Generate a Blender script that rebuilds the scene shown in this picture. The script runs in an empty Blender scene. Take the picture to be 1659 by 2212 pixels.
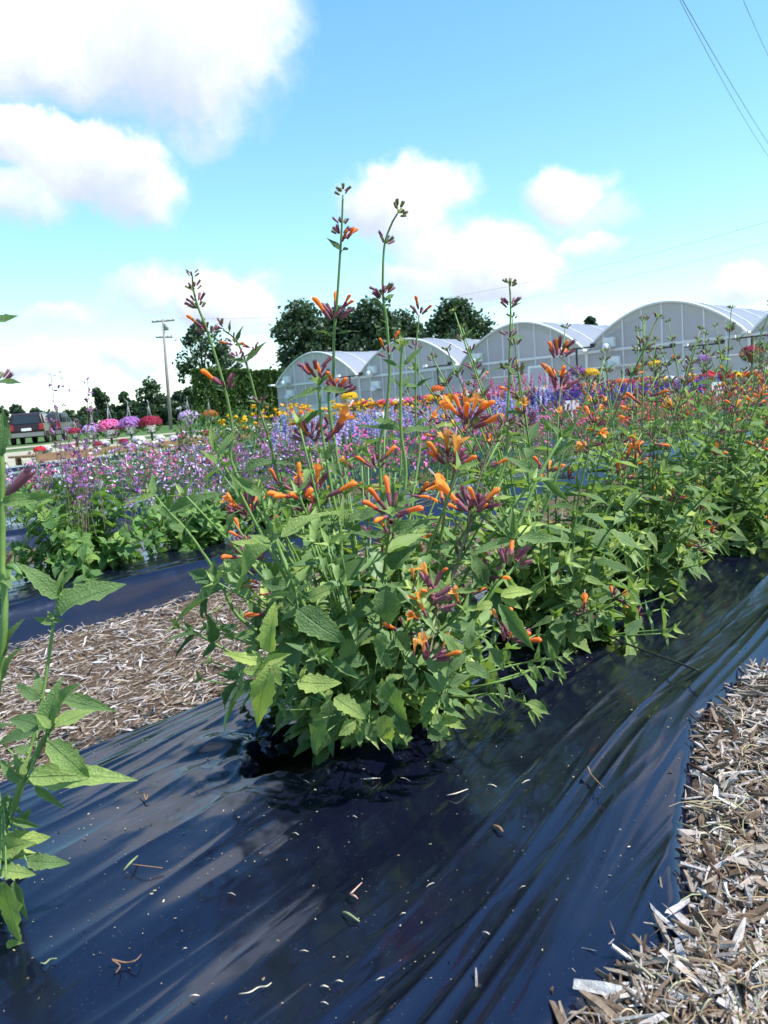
import bpy, math, random
import numpy as np
from mathutils import Vector, Matrix
random.seed(7); rng = np.random.default_rng(7)
SC = bpy.context.scene
COL = SC.collection
R = math.radians
# ------------------------------------------------------------------ camera
F = 804 * 2212 / 1024; CX, CY = 829.5, 1106.0         # focal length and centre, in units of a 1659x2212 picture
ROLL = R(4.5); PITCH = math.atan((CY - 872) * math.cos(ROLL) / F); AZ = R(41.3); ZC = 0.62
FW = Vector((math.cos(AZ) * math.cos(PITCH), math.sin(AZ) * math.cos(PITCH), -math.sin(PITCH)))
_r0 = Vector((math.sin(AZ), -math.cos(AZ), 0)); _u0 = _r0.cross(FW)
RT = _r0 * math.cos(ROLL) - _u0 * math.sin(ROLL); UP = _u0 * math.cos(ROLL) + _r0 * math.sin(ROLL)
FH = Vector((math.cos(AZ), math.sin(AZ), 0)); C0 = Vector((0, 0, ZC)); Z = Vector((0, 0, 1))
cam = bpy.data.cameras.new('camera'); camo = bpy.data.objects.new('camera', cam); COL.objects.link(camo)
cam.sensor_fit = 'VERTICAL'; cam.sensor_height = 36; cam.sensor_width = 27; cam.lens = 36 * 804 / 1024
cam.clip_start = 0.02; cam.clip_end = 3000
camo.matrix_world = Matrix(((RT.x, UP.x, -FW.x, 0), (RT.y, UP.y, -FW.y, 0), (RT.z, UP.z, -FW.z, ZC), (0, 0, 0, 1)))
cam.dof.use_dof = True; cam.dof.focus_distance = 1.45; cam.dof.aperture_fstop = 15
SC.camera = camo
SC.view_settings.view_transform = 'Standard'; SC.view_settings.look = 'None'
SC.view_settings.gamma = 1; SC.view_settings.exposure = 0.66
SC.cycles.use_denoising = True
SC.cycles.max_bounces = 5; SC.cycles.diffuse_bounces = 3; SC.cycles.glossy_bounces = 3; SC.cycles.transmission_bounces = 4; SC.cycles.transparent_max_bounces = 8

def ray(x, y): return FW + RT * ((x - CX) / F) - UP * ((y - CY) / F)
def at(x, y, d):                      # point seen at picture place x,y at horizontal forward distance d
    r = ray(x, y); return C0 + r * (d / r.dot(FH))
def onz(x, y, z=0.0):
    r = ray(x, y); return C0 + r * ((z - ZC) / r.z)
# ------------------------------------------------------------------ sky and sun
SUN_AZ, SUN_EL = AZ - R(108), R(54)
SUND = Vector((math.cos(SUN_AZ) * math.cos(SUN_EL), math.sin(SUN_AZ) * math.cos(SUN_EL), math.sin(SUN_EL)))
W = bpy.data.worlds.new('World'); SC.world = W; W.use_nodes = True
nt = W.node_tree; nt.nodes.clear()
W.cycles.sampling_method = 'MANUAL'; W.cycles.sample_map_resolution = 256
class N:                              # small node helper
    def __init__(s, tree): s.t = tree
    def new(s, typ, **kw):
        n = s.t.nodes.new(typ)
        for k, v in kw.items(): setattr(n, k, v)
        return n
    def put(s, n, i, v):
        if v is None: return
        if hasattr(v, 'is_output') or isinstance(v, bpy.types.NodeSocket): s.t.links.new(v, n.inputs[i])
        else: n.inputs[i].default_value = v
    def math(s, op, a, b=None, c=None, clamp=False):
        n = s.new('ShaderNodeMath', operation=op, use_clamp=clamp)
        s.put(n, 0, a); s.put(n, 1, b); s.put(n, 2, c); return n.outputs[0]
    def vec(s, op, a, b=None):
        n = s.new('ShaderNodeVectorMath', operation=op); s.put(n, 0, a); s.put(n, 1, b)
        return n.outputs['Value'] if op in ('DOT_PRODUCT', 'LENGTH') else n.outputs[0]
    def scale(s, a, k):
        n = s.new('ShaderNodeVectorMath', operation='SCALE'); s.put(n, 0, a); s.put(n, 'Scale', k); return n.outputs[0]
    def noise(s, vec, scale, detail=3, rough=0.5, out=0, dist=0.0):
        n = s.new('ShaderNodeTexNoise'); s.put(n, 'Vector', vec); n.inputs['Scale'].default_value = scale
        n.inputs['Detail'].default_value = detail; n.inputs['Roughness'].default_value = rough
        n.inputs['Distortion'].default_value = dist
        return n.outputs[out]
    def ramp(s, fac, stops, interp='LINEAR'):
        n = s.new('ShaderNodeValToRGB'); n.color_ramp.interpolation = interp
        el = n.color_ramp.elements
        while len(el) < len(stops): el.new(0.5)
        for e, (p, c) in zip(el, stops): e.position = p; e.color = (*c, 1) if len(c) == 3 else c
        s.put(n, 0, fac); return n.outputs[0]
    def mix(s, fac, a, b, blend='MIX'):
        n = s.new('ShaderNodeMix', data_type='RGBA', blend_type=blend)
        s.put(n, 0, fac)
        for i, v in ((6, a), (7, b)):
            s.put(n, i, (*v, 1) if isinstance(v, tuple) and len(v) == 3 else v)
        return n.outputs[2]
    def mapr(s, v, a, b, c=0.0, d=1.0, smooth=True):
        n = s.new('ShaderNodeMapRange', interpolation_type='SMOOTHSTEP' if smooth else 'LINEAR')
        for i, x in enumerate((v, a, b, c, d)): s.put(n, i, x)
        return n.outputs[0]
w = N(nt)
sky = w.new('ShaderNodeTexSky', sky_type='NISHITA', sun_disc=False, sun_elevation=SUN_EL, sun_rotation=math.pi / 2 - SUN_AZ)
sky.air_density = 1.0; sky.dust_density = 0.15; sky.ozone_density = 1.6
gen = w.new('ShaderNodeTexCoord').outputs['Generated']
wn = w.vec('SUBTRACT', w.noise(gen, 10, 5, 0.6, 1), (0.5, 0.5, 0.5))
wn2 = w.vec('SUBTRACT', w.noise(gen, 22, 4, 0.6, 1), (0.5, 0.5, 0.5))
dirw = w.vec('ADD', w.vec('ADD', gen, w.scale(wn, 0.085)), w.scale(wn2, 0.028))
# the cumulus clouds: x, y, half-width, half-height, weight
CL = [(350, 40, 250, 190, 1.3), (140, 150, 240, 90, .8), (430, 240, 120, 110, .6), (40, 40, 230, 130, .85),
      (40, 300, 110, 60, 1.1), (200, 350, 150, 75, 1.25), (40, 430, 150, 70, .8), (290, 415, 100, 75, 1.05),
      (845, 440, 105, 80, 1.2), (950, 405, 70, 50, .75), (890, 520, 110, 60, .8),
      (1000, 560, 140, 70, 1.0), (1080, 610, 120, 55, 1.15), (900, 620, 120, 45, .8),
      (1210, 425, 90, 60, .95), (1290, 475, 90, 45, .65), (1270, 540, 90, 32, .75),
      (330, 635, 120, 65, .95), (470, 660, 110, 62, 1.15), (150, 680, 130, 36, .6),
      (70, 775, 90, 40, 1.0), (285, 770, 62, 40, .95), (530, 770, 90, 40, .85),
      (1620, 610, 80, 40, .9), (1240, 690, 100, 24, .7), (1560, 150, 150, 60, .25), (1130, 340, 60, 40, .3)]
for a_, e_, k_ in ((75, 30, 1.4), (120, 14, 1.0), (165, 34, 1.5), (200, 12, .9), (235, 25, 1.3), (275, 40, 1.2), (300, 9, .9), (330, 30, 1.0), (15, 62, 1.2), (190, 66, 1.3), (255, 10, 1.0), (140, 52, .9)):
    CL.append(('dir', R(a_) + AZ - R(0), R(e_), 260 * k_, 120 * k_, 1.0))
den = None; lit = None
for c in CL:
    if c[0] == 'dir':
        d = Vector((math.cos(c[1]) * math.cos(c[2]), math.sin(c[1]) * math.cos(c[2]), math.sin(c[2]))); rx, ry, wt = c[3], c[4], c[5]; k = 1
    else:
        d = ray(c[0], c[1]); k = 1 / d.length; d = d.normalized(); rx, ry, wt = c[2], c[3], c[4]
    t1 = d.cross(Z).normalized(); t2 = t1.cross(d).normalized()
    t1 *= F / (rx * 1.18 * k); t2 *= F / (ry * 1.18 * k)
    a = w.vec('DOT_PRODUCT', dirw, tuple(t1)); b = w.vec('DOT_PRODUCT', dirw, tuple(t2))
    q = w.math('ADD', w.math('MULTIPLY', a, a), w.math('MULTIPLY', b, b))
    f = w.math('DIVIDE', wt, w.math('ADD', 1.0, w.math('MULTIPLY', w.math('MULTIPLY', q, q), 1.6)))
    f = w.math('MULTIPLY', f, w.math('GREATER_THAN', w.vec('DOT_PRODUCT', gen, tuple(d)), 0.3))
    f2 = w.math('POWER', f, 2.5)
    l = w.math('MULTIPLY', f2, w.math('ADD', w.math('MULTIPLY', b, .75), w.math('MULTIPLY', a, .38)))
    den = f if den is None else w.math('SMOOTH_MAX', den, f, 0.12)
    dsum = f2 if lit is None else w.math('ADD', dsum, f2)
    lit = l if lit is None else w.math('ADD', lit, l)
fb = w.math('SUBTRACT', w.noise(dirw, 8, 5, 0.6), 0.5)
dn = w.math('ADD', den, w.math('MULTIPLY', fb, 0.9))
mask = w.mapr(dn, 0.32, 0.98)
lt = w.math('ADD', w.math('DIVIDE', lit, w.math('ADD', dsum, 0.06)), w.math('MULTIPLY', fb, 1.0))
ccol = w.mix(w.mapr(lt, -0.55, 0.45), (4.2, 4.75, 5.8), (7.3, 7.5, 7.6))
sat = w.new('ShaderNodeHueSaturation'); sat.inputs['Saturation'].default_value = 1.2; sat.inputs['Value'].default_value = 1.58
nt.links.new(sky.outputs[0], sat.inputs['Color'])
sk = w.mix(1.0, sat.outputs[0], (0.91, 1.11, 1.06), 'MULTIPLY')
sk = w.scale(w.vec('DIVIDE', sk, w.vec('ADD', w.scale(sk, 0.055), (1.0, 1.0, 1.0))), 1.30)   # a soft shoulder, so that the low sky keeps its colour
fin = w.mix(mask, sk, ccol)
bg = w.new('ShaderNodeBackground'); bg.inputs['Strength'].default_value = 0.11
nt.links.new(fin, bg.inputs['Color'])
out = w.new('ShaderNodeOutputWorld'); nt.links.new(bg.outputs[0], out.inputs[0])
sl = bpy.data.lights.new('sun', 'SUN'); sl.energy = 5.0; sl.angle = R(0.53); sl.color = (1.0, 0.965, 0.93)
so = bpy.data.objects.new('sun', sl); COL.objects.link(so); so.rotation_euler = (-SUND).to_track_quat('-Z', 'Y').to_euler()
so.location = SUND * 40
# ------------------------------------------------------------------ helpers
def mesh(name, verts, faces, mats=(), mi=None, smooth=True, uv=None, tint=None):
    me = bpy.data.meshes.new(name); v = np.asarray(verts, dtype=np.float32).reshape(-1, 3)
    if isinstance(faces, np.ndarray):
        nf, k = faces.shape; me.vertices.add(len(v)); me.vertices.foreach_set('co', v.ravel())
        me.loops.add(nf * k); me.loops.foreach_set('vertex_index', faces.astype(np.int32).ravel())
        me.polygons.add(nf); me.polygons.foreach_set('loop_start', np.arange(0, nf * k, k, dtype=np.int32))
        me.update(calc_edges=True)
    else: me.from_pydata([tuple(map(float, p)) for p in v], [], faces)
    for m in mats: me.materials.append(m)
    if mi is not None: me.polygons.foreach_set('material_index', np.asarray(mi, dtype=np.int32))
    me.polygons.foreach_set('use_smooth', np.full(len(me.polygons), smooth))
    if uv is not None:
        l = me.uv_layers.new(name='UVMap'); idx = np.zeros(len(me.loops), np.int32); me.loops.foreach_get('vertex_index', idx)
        l.data.foreach_set('uv', np.asarray(uv, np.float32)[idx].ravel())
    if tint is not None:
        a = me.attributes.new('tint', 'FLOAT', 'POINT'); a.data.foreach_set('value', np.asarray(tint, np.float32))
    me.update(); return me
def obj(name, me, parent=None, mw=None, **kw):
    o = bpy.data.objects.new(name, me); COL.objects.link(o)
    if parent is not None: o.parent = parent
    if mw is not None: o.matrix_basis = mw
    for k, v in kw.items(): o[k] = v
    return o
def thing(name, label, cat, loc=(0, 0, 0), group=None, rz=0):
    o = bpy.data.objects.new(name, None); COL.objects.link(o); o.location = loc; o.rotation_euler = (0, 0, rz); o.empty_display_size = .05
    tag(o, label, cat, group); return o
def tag(o, label, cat, group=None, kind=None):
    o['label'] = label; o['category'] = cat
    if group: o['group'] = group
    if kind: o['kind'] = kind
    return o
class B:                              # collects several shapes in one mesh
    def __init__(s): s.v = []; s.f = []; s.m = []
    def add(s, v, f, m=0):
        o = len(s.v); s.v += [tuple(p) for p in v]; s.f += [tuple(i + o for i in q) for q in f]; s.m += [m] * len(f); return s
    def box(s, c, size, rot=None, m=0, taper=1.0):
        x, y, z = (k / 2 for k in size)
        v = [Vector((sx * x * (taper if sz > 0 else 1), sy * y * (taper if sz > 0 else 1), sz * z)) for sz in (-1, 1) for sy in (-1, 1) for sx in (-1, 1)]
        if rot is not None: v = [rot @ p for p in v]
        v = [p + Vector(c) for p in v]
        return s.add(v, [(0, 2, 3, 1), (4, 5, 7, 6), (0, 1, 5, 4), (2, 6, 7, 3), (0, 4, 6, 2), (1, 3, 7, 5)], m)
    def tube(s, pts, rad, n=6, m=0, cap=True):
        v, f = tube(pts, rad, n, cap); return s.add(v, f, m)
    def lathe(s, prof, n=16, c=(0, 0, 0), m=0):
        v = []; f = []
        for r, z in prof:
            for i in range(n): a = 2 * math.pi * i / n; v.append((c[0] + r * math.cos(a), c[1] + r * math.sin(a), c[2] + z))
        for j in range(len(prof) - 1):
            for i in range(n): f.append((j * n + i, j * n + (i + 1) % n, (j + 1) * n + (i + 1) % n, (j + 1) * n + i))
        return s.add(v, f, m)
    def build(s, name, mats, parent=None, smooth=False, loc=None, **kw):
        me = mesh(name, s.v, s.f, mats if isinstance(mats, (list, tuple)) else [mats], s.m, smooth)
        o = obj(name, me, parent, **kw)
        if loc is not None: o.location = loc
        return o
def frame(d, hint):
    x = Vector(d).normalized(); n = Vector(hint); n = n - x * n.dot(x)
    if n.length < 1e-4: n = x.orthogonal()
    n.normalize(); return x, n.cross(x), n
def tube(pts, rad, n=6, cap=True):
    pts = [Vector(p) for p in pts]; v = []; f = []; ref = Vector((0.3, 0.2, 1)).normalized()
    rad = rad if hasattr(rad, '__len__') else [rad] * len(pts)
    for i, p in enumerate(pts):
        d = pts[min(i + 1, len(pts) - 1)] - pts[max(i - 1, 0)]
        x, y, zz = frame(d, ref if abs(d.normalized().dot(ref)) < .97 else Vector((1, 0, 0))); ref = zz
        for k in range(n):
            a = 2 * math.pi * k / n; v.append(p + y * math.cos(a) * rad[i] + zz * math.sin(a) * rad[i])
    for i in range(len(pts) - 1):
        for k in range(n): f.append((i * n + k, i * n + (k + 1) % n, (i + 1) * n + (k + 1) % n, (i + 1) * n + k))
    if cap: f.append(tuple(range(n - 1, -1, -1))); f.append(tuple(range(len(v) - n, len(v))))
    return v, f
def spline(pts, m=5):
    P = [Vector(p) for p in pts]
    if len(P) == 2: P = [P[0], (P[0] + P[1]) / 2, P[1]]
    Q = [P[0] * 2 - P[1]] + P + [P[-1] * 2 - P[-2]]; o = []
    for i in range(1, len(Q) - 2):
        a, b, c, d = Q[i - 1:i + 3]
        for j in range(m):
            t = j / m; o.append(.5 * (2 * b + (c - a) * t + (2 * a - 5 * b + 4 * c - d) * t * t + (3 * b - a - 3 * c + d) * t ** 3))
    o.append(P[-1].copy()); return o
def vnoise(x, y, seed=0):             # smooth value noise on arrays
    x = np.asarray(x, float); y = np.asarray(y, float); xi = np.floor(x).astype(np.int64); yi = np.floor(y).astype(np.int64)
    fx = x - xi; fy = y - yi; fx = fx * fx * (3 - 2 * fx); fy = fy * fy * (3 - 2 * fy)
    def h(a, b):
        n = (a * 374761393 + b * 668265263 + seed * 1442695041) & 0xFFFFFFFF
        n = ((n ^ (n >> 13)) * 1274126177) & 0xFFFFFFFF; return ((n ^ (n >> 16)) & 0xFFFF) / 65535.0
    return (h(xi, yi) * (1 - fx) + h(xi + 1, yi) * fx) * (1 - fy) + (h(xi, yi + 1) * (1 - fx) + h(xi + 1, yi + 1) * fx) * fy
def inst(tv, tf, M, tint=None, tw=None):   # many copies of a small template as one vertex/face array
    tv = np.asarray(tv, float); M = np.asarray(M); k = len(M)
    v = np.einsum('kij,nj->kni', M[:, :3, :3], tv) + M[:, None, :3, 3]
    f = (np.asarray(tf)[None] + (np.arange(k) * len(tv))[:, None, None]).reshape(-1, np.asarray(tf).shape[1])
    t = None if tint is None else np.repeat(np.asarray(tint), len(tv))
    return v.reshape(-1, 3), f, t
def rand_frames(pos, size, up=0.0, flat=0.0, out=None):   # random orientations; out pulls the x axis outward
    k = len(pos); x = rng.normal(size=(k, 3))
    if out is not None: x = x * .55 + out
    x[:, 2] = x[:, 2] * (1 - flat) + up; x /= np.linalg.norm(x, axis=1)[:, None] + 1e-9
    n = rng.normal(size=(k, 3)) * .6 + np.array([0, 0, 1.0]); n -= x * (n * x).sum(1)[:, None]; n /= np.linalg.norm(n, axis=1)[:, None] + 1e-9
    y = np.cross(n, x); M = np.zeros((k, 4, 4)); s = np.asarray(size)
    s = np.full(k, s) if s.ndim == 0 else s
    M[:, :3, 0] = x * s[:, None]; M[:, :3, 1] = y * s[:, None]; M[:, :3, 2] = n * s[:, None]; M[:, :3, 3] = pos; M[:, 3, 3] = 1; return M
# ------------------------------------------------------------------ materials
MATS = {}
def mat(name, col, rough=.6, spec=.4, var=.12, scale=30, metal=0, bump=0, trans=0, **kw):
    if name in MATS: return MATS[name]
    m = bpy.data.materials.new(name); m.use_nodes = True; n = N(m.node_tree); p = m.node_tree.nodes['Principled BSDF']
    oi = n.new('ShaderNodeObjectInfo'); tc = n.new('ShaderNodeTexCoord').outputs['Object']
    if kw.get('stretch'):
        mp = n.new('ShaderNodeMapping'); mp.inputs['Scale'].default_value = kw['stretch']; m.node_tree.links.new(tc, mp.inputs[0]); nz = n.noise(mp.outputs[0], 1.0, 4, .6)
    else: nz = n.noise(tc, scale, 4, .6)
    f = n.math('ADD', n.math('MULTIPLY', n.math('SUBTRACT', nz, .5), 2 * var), n.math('MULTIPLY', n.math('SUBTRACT', oi.outputs['Random'], .5), var))
    c = n.mix(1.0, (*col, 1), n.ramp(n.math('ADD', f, .5), [(0, (.35, .35, .35)), (.5, (1, 1, 1)), (1, (1.7, 1.7, 1.7))]), 'MULTIPLY')
    m.node_tree.links.new(c, p.inputs['Base Color'])
    p.inputs['Roughness'].default_value = rough; p.inputs['Specular IOR Level'].default_value = spec; p.inputs['Metallic'].default_value = metal
    if trans:
        tr = n.new('ShaderNodeBsdfTranslucent'); m.node_tree.links.new(c, tr.inputs[0]); ms = n.new('ShaderNodeMixShader'); ms.inputs[0].default_value = trans
        m.node_tree.links.new(p.outputs[0], ms.inputs[1]); m.node_tree.links.new(tr.outputs[0], ms.inputs[2])
        m.node_tree.links.new(ms.outputs[0], m.node_tree.nodes['Material Output'].inputs[0])
    if bump:
        b = n.new('ShaderNodeBump'); b.inputs['Strength'].default_value = bump; b.inputs['Distance'].default_value = .01
        m.node_tree.links.new(n.noise(tc, scale * 3, 5, .65), b.inputs['Height']); m.node_tree.links.new(b.outputs[0], p.inputs['Normal'])
    MATS[name] = m; return m
def leafmat(name, dark, mid, light, per_object=True, veins=True, trans=.31, rough=.48):
    m = bpy.data.materials.new(name); m.use_nodes = True; n = N(m.node_tree); p = m.node_tree.nodes['Principled BSDF']; L = m.node_tree.links.new
    at_ = n.new('ShaderNodeAttribute', attribute_type='OBJECT' if per_object else 'GEOMETRY', attribute_name='tint')
    tc = n.new('ShaderNodeTexCoord'); oi = n.new('ShaderNodeObjectInfo')
    nz = n.noise(tc.outputs['Object'], 5 if per_object else 14, 3, .6)
    t = n.math('ADD', at_.outputs['Fac'], n.math('MULTIPLY', n.math('SUBTRACT', nz, .5), .35))
    if per_object: t = n.math('ADD', t, n.math('MULTIPLY', n.math('SUBTRACT', oi.outputs['Random'], .5), .18))
    c = n.ramp(t, [(0.0, dark), (.5, mid), (1.0, light)])
    p.inputs['Roughness'].default_value = rough; p.inputs['Specular IOR Level'].default_value = .35
    if veins:
        uv = n.new('ShaderNodeSeparateXYZ'); L(tc.outputs['UV'], uv.inputs[0]); u, v = uv.outputs[0], uv.outputs[1]
        av = n.math('ABSOLUTE', n.math('SUBTRACT', v, .5))
        midrib = n.mapr(av, .045, .015)
        side = n.mapr(n.math('PINGPONG', n.math('SUBTRACT', n.math('MULTIPLY', u, 7), n.math('MULTIPLY', av, 5.5)), .5), .07, .0)
        vn = n.math('MAXIMUM', midrib, n.math('MULTIPLY', side, .7))
        c = n.mix(n.math('MULTIPLY', vn, .45), c, (dark[0] * 1.5, dark[1] * 1.35, dark[2] * 1.3))
        edge = n.mapr(av, .40, .5); c = n.mix(n.math('MULTIPLY', edge, .3), c, light)
        b = n.new('ShaderNodeBump'); b.inputs['Strength'].default_value = .5; b.inputs['Distance'].default_value = .012; b.invert = True
        L(n.math('ADD', vn, n.math('MULTIPLY', n.noise(tc.outputs['Object'], 28, 3), .5)), b.inputs['Height']); L(b.outputs[0], p.inputs['Normal'])
    geo = n.new('ShaderNodeNewGeometry'); c = n.mix(n.math('MULTIPLY', geo.outputs['Backfacing'], .4), c, (mid[0] * 1.3 + .02, mid[1] * 1.1 + .03, mid[2] * 1.5 + .03))
    L(c, p.inputs['Base Color'])
    tr = n.new('ShaderNodeBsdfTranslucent'); L(n.mix(1.0, c, (1.35, 1.5, .55), 'MULTIPLY'), tr.inputs[0])
    ms = n.new('ShaderNodeMixShader'); ms.inputs[0].default_value = trans
    L(p.outputs[0], ms.inputs[1]); L(tr.outputs[0], ms.inputs[2]); L(ms.outputs[0], m.node_tree.nodes['Material Output'].inputs[0]); return m
HY = ((.058, .122, .048), (.160, .255, .088), (.38, .47, .12))
M_LEAF = leafmat('hyssop_leaf', *HY); M_LEAFM = leafmat('hyssop_leaf_mass', *HY, per_object=False, veins=False)
M_MINT = leafmat('mint_leaf', (.04, .10, .035), (.10, .21, .065), (.25, .40, .09)); M_MINTM = leafmat('mint_leaf_mass', (.04, .10, .035), (.10, .20, .065), (.23, .38, .09), per_object=False, veins=False)
M_BGLEAF = leafmat('border_foliage', (.025, .065, .025), (.07, .15, .05), (.18, .28, .07), per_object=False, veins=False)
M_STEM = mat('green_stem', (.16, .27, .075), .5, .35, .25, 60, trans=.12); M_PSTEM = mat('purplish_stem', (.17, .15, .10), .55, .3, .3, 60)
M_CAL = mat('purple_calyx', (.25, .085, .125), .55, .3, .3, 90, trans=.2); M_CALG = mat('green_calyx', (.16, .17, .075), .55, .3, .35, 90, trans=.2)
M_OR = mat('orange_petal', (.88, .30, .055), .55, .25, .32, 60, trans=.4, stretch=(2.5, 26, 26)); M_ORD = mat('dark_orange_bud', (.80, .20, .05), .55, .3, .32, 60, trans=.3, stretch=(2.5, 26, 26))
M_YO = mat('amber_petal', (.88, .42, .10), .55, .25, .3, 60, trans=.45, stretch=(2.5, 26, 26))
M_PIST = mat('pale_stamen', (.75, .55, .55), .5, .3, .1)
# ------------------------------------------------------------------ ground, beds, paths
def grid(us, vs, zf, name, m, kind='structure', cut=None, zarr=None, **kw):
    U, V = np.meshgrid(us, vs, indexing='ij'); Zz = zf(U, V); nu, nv = U.shape
    idx = np.arange(nu * nv).reshape(nu, nv)
    f = np.stack([idx[:-1, :-1], idx[1:, :-1], idx[1:, 1:], idx[:-1, 1:]], -1).reshape(-1, 4)
    if cut is not None:
        keep = ~cut((U[:-1, :-1] + U[1:, 1:]) / 2, (V[:-1, :-1] + V[1:, 1:]) / 2).reshape(-1); f = f[keep]
    me = mesh(name, np.stack([U, V, Zz], -1).reshape(-1, 3), f, [m]); o = obj(name, me); o['kind'] = kind; return o
def soilmat(name, cols, scale, bump=.8, rough=.95):
    m = bpy.data.materials.new(name); m.use_nodes = True; n = N(m.node_tree); p = m.node_tree.nodes['Principled BSDF']
    tc = n.new('ShaderNodeTexCoord').outputs['Object']; a = n.noise(tc, scale, 6, .7); b = n.noise(tc, scale * .06, 3, .5)
    c = n.ramp(n.math('ADD', n.math('MULTIPLY', a, .7), n.math('MULTIPLY', b, .3)), [(.30, cols[0]), (.5, cols[1]), (.68, cols[2])])
    m.node_tree.links.new(c, p.inputs['Base Color']); p.inputs['Roughness'].default_value = rough; p.inputs['Specular IOR Level'].default_value = .2
    bn = n.new('ShaderNodeBump'); bn.inputs['Strength'].default_value = bump; bn.inputs['Distance'].default_value = .012; m.node_tree.links.new(a, bn.inputs['Height']); m.node_tree.links.new(bn.outputs[0], p.inputs['Normal']); return m
M_GRASSF = soilmat('lawn', ((.035, .075, .02), (.06, .12, .03), (.10, .15, .045)), 3.0, .6)
M_GRAVEL = soilmat('pale_gravel', ((.22, .20, .15), (.33, .31, .23), (.45, .42, .33)), 8.0, .5)
M_MULCH = soilmat('shredded_mulch', ((.035, .022, .015), (.12, .08, .055), (.26, .19, .14)), 120.0, 1.0)
M_SOIL = soilmat('dark_soil', ((.03, .02, .014), (.07, .048, .033), (.14, .10, .07)), 150.0, 1.0)
sp = np.concatenate([-np.geomspace(2500, 60, 10), np.linspace(-40, 60, 11), np.geomspace(70, 2500, 10)])
grid(sp, sp, lambda u, v: np.full(u.shape, -.06), 'lawn', M_GRASSF)
def pathz(u, v): return .010 * (vnoise(u * 9, v * 9, 3) - .5) * 2 + .012 * (vnoise(u * 3, v * 3, 4) - .5) + .006
us_n = np.concatenate([np.linspace(-.6, 3.0, 181), np.linspace(3.1, 22, 60)])
# mulch paths: right-hand path, the path between the first two beds, farther ones in one sheet
# film beds
EU = [-.6, .40, .541, .711, .827, 1.002, 1.217, 1.548, 2.4, 4, 8]; EV = [.35, .335, .310, .268, .318, .375, .432, .428, .42, .44, .44]
_eu = np.linspace(-.8, 8, 881); _ev = np.interp(_eu, EU, EV); _ev = np.convolve(np.pad(_ev, 9, 'edge'), np.hanning(19) / np.hanning(19).sum(), 'valid')
def vedge(u): return np.interp(u, _eu, _ev)                # where the film dips under the mulch
BEDS = [.86, 2.76, 4.66, 6.56, 8.46, 10.36, 12.26]
HOLE = (.80, .90, .105, .060)                    # torn opening in the film beside the near plant
def holef(u, v):
    a = (u - HOLE[0]); b = (v - HOLE[1]); ca, sa = math.cos(R(-8)), math.sin(R(-8)); x = (a * ca - b * sa) / HOLE[2]; y = (a * sa + b * ca) / HOLE[3]
    return np.sqrt(x * x + y * y) + .35 * (vnoise(u * 38, v * 38, 9) - .5)
def ridged(x, y, s): return 1 - np.abs(vnoise(x, y, s) * 2 - 1)
def rpathz(u, v): return pathz(u, v) + .045 + .036 * np.exp(-(np.maximum(vedge(u) - v, 0) / .16) ** 2) - .16 * np.clip((v - vedge(u) - .008) / .06, 0, 1)
def filmz(u, v, vc=.86, near=True, seed=0):
    lo = vedge(u) - .105 if near else vc - .46
    hi = vc + .46
    d = np.minimum(v - lo, hi - v)               # distance from the buried edge
    dr = v - lo; dl = hi - v
    s = np.clip(d / .13, 0, 1); s = s * s * (3 - 2 * s)
    z = -.05 + .15 * s + .012 * (1 - ((v - vc) / .42) ** 2)
    wu = u + .10 * vnoise(u * 3, v * 3, 40 + seed); q = v - .05 * u + .016 * np.sin(u * 4.1 + seed) + .010 * vnoise(u * 3.5, v * 4, 22 + seed)
    z += .0075 * (vnoise(u * 1.2 + 5 * v, v * 12 + .8 * u, 11 + seed) - .5) * s
    fr = np.clip(1 - (dr - .1) / .34, 0, 1); fl = np.clip(1 - dl / .30, 0, 1); e = np.maximum(fr, fl)
    def fam(qq, fu, fv, sd, p): return np.clip(ridged(wu * fu, qq * fv, sd + seed) * 1.35 - .35, 0, 1) ** p * np.clip(vnoise(u * fu * 1.7 + 3, v * fv * .25, sd + 50 + seed) * 2.2 - .6, 0, 1)
    z += s * ((.3 + 1.3 * e) * .0095 * fam(q, .5, 13, 16, 1.6) + (.35 + 2.2 * e) * .0046 * fam(q + .03 * u, .8, 24, 17, 1.5) + (.3 + 3.0 * e) * .0019 * fam(q - .05 * u, 1.1, 44, 18, 1.5) + .0018 * e * fam(q + .10 * u, 1.4, 70, 19, 1.4) + .0018 * fam(q - .13 * u, .9, 34, 20, 1.5))
    if near:
        h = holef(u, v); z += -.020 * np.exp(-(np.maximum(h - 1, 0) / .5) ** 2) + .016 * np.exp(-((h - 1.25) / .22) ** 2) * (.3 + vnoise(u * 22, v * 22, 21))
        ang = np.arctan2(v - HOLE[1], u - HOLE[0]); z += .0045 * np.sin(ang * 9 + 3 * vnoise(u * 4, v * 4, 6)) * np.exp(-((h - 1.9) / 1.0) ** 2)
    return z
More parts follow.
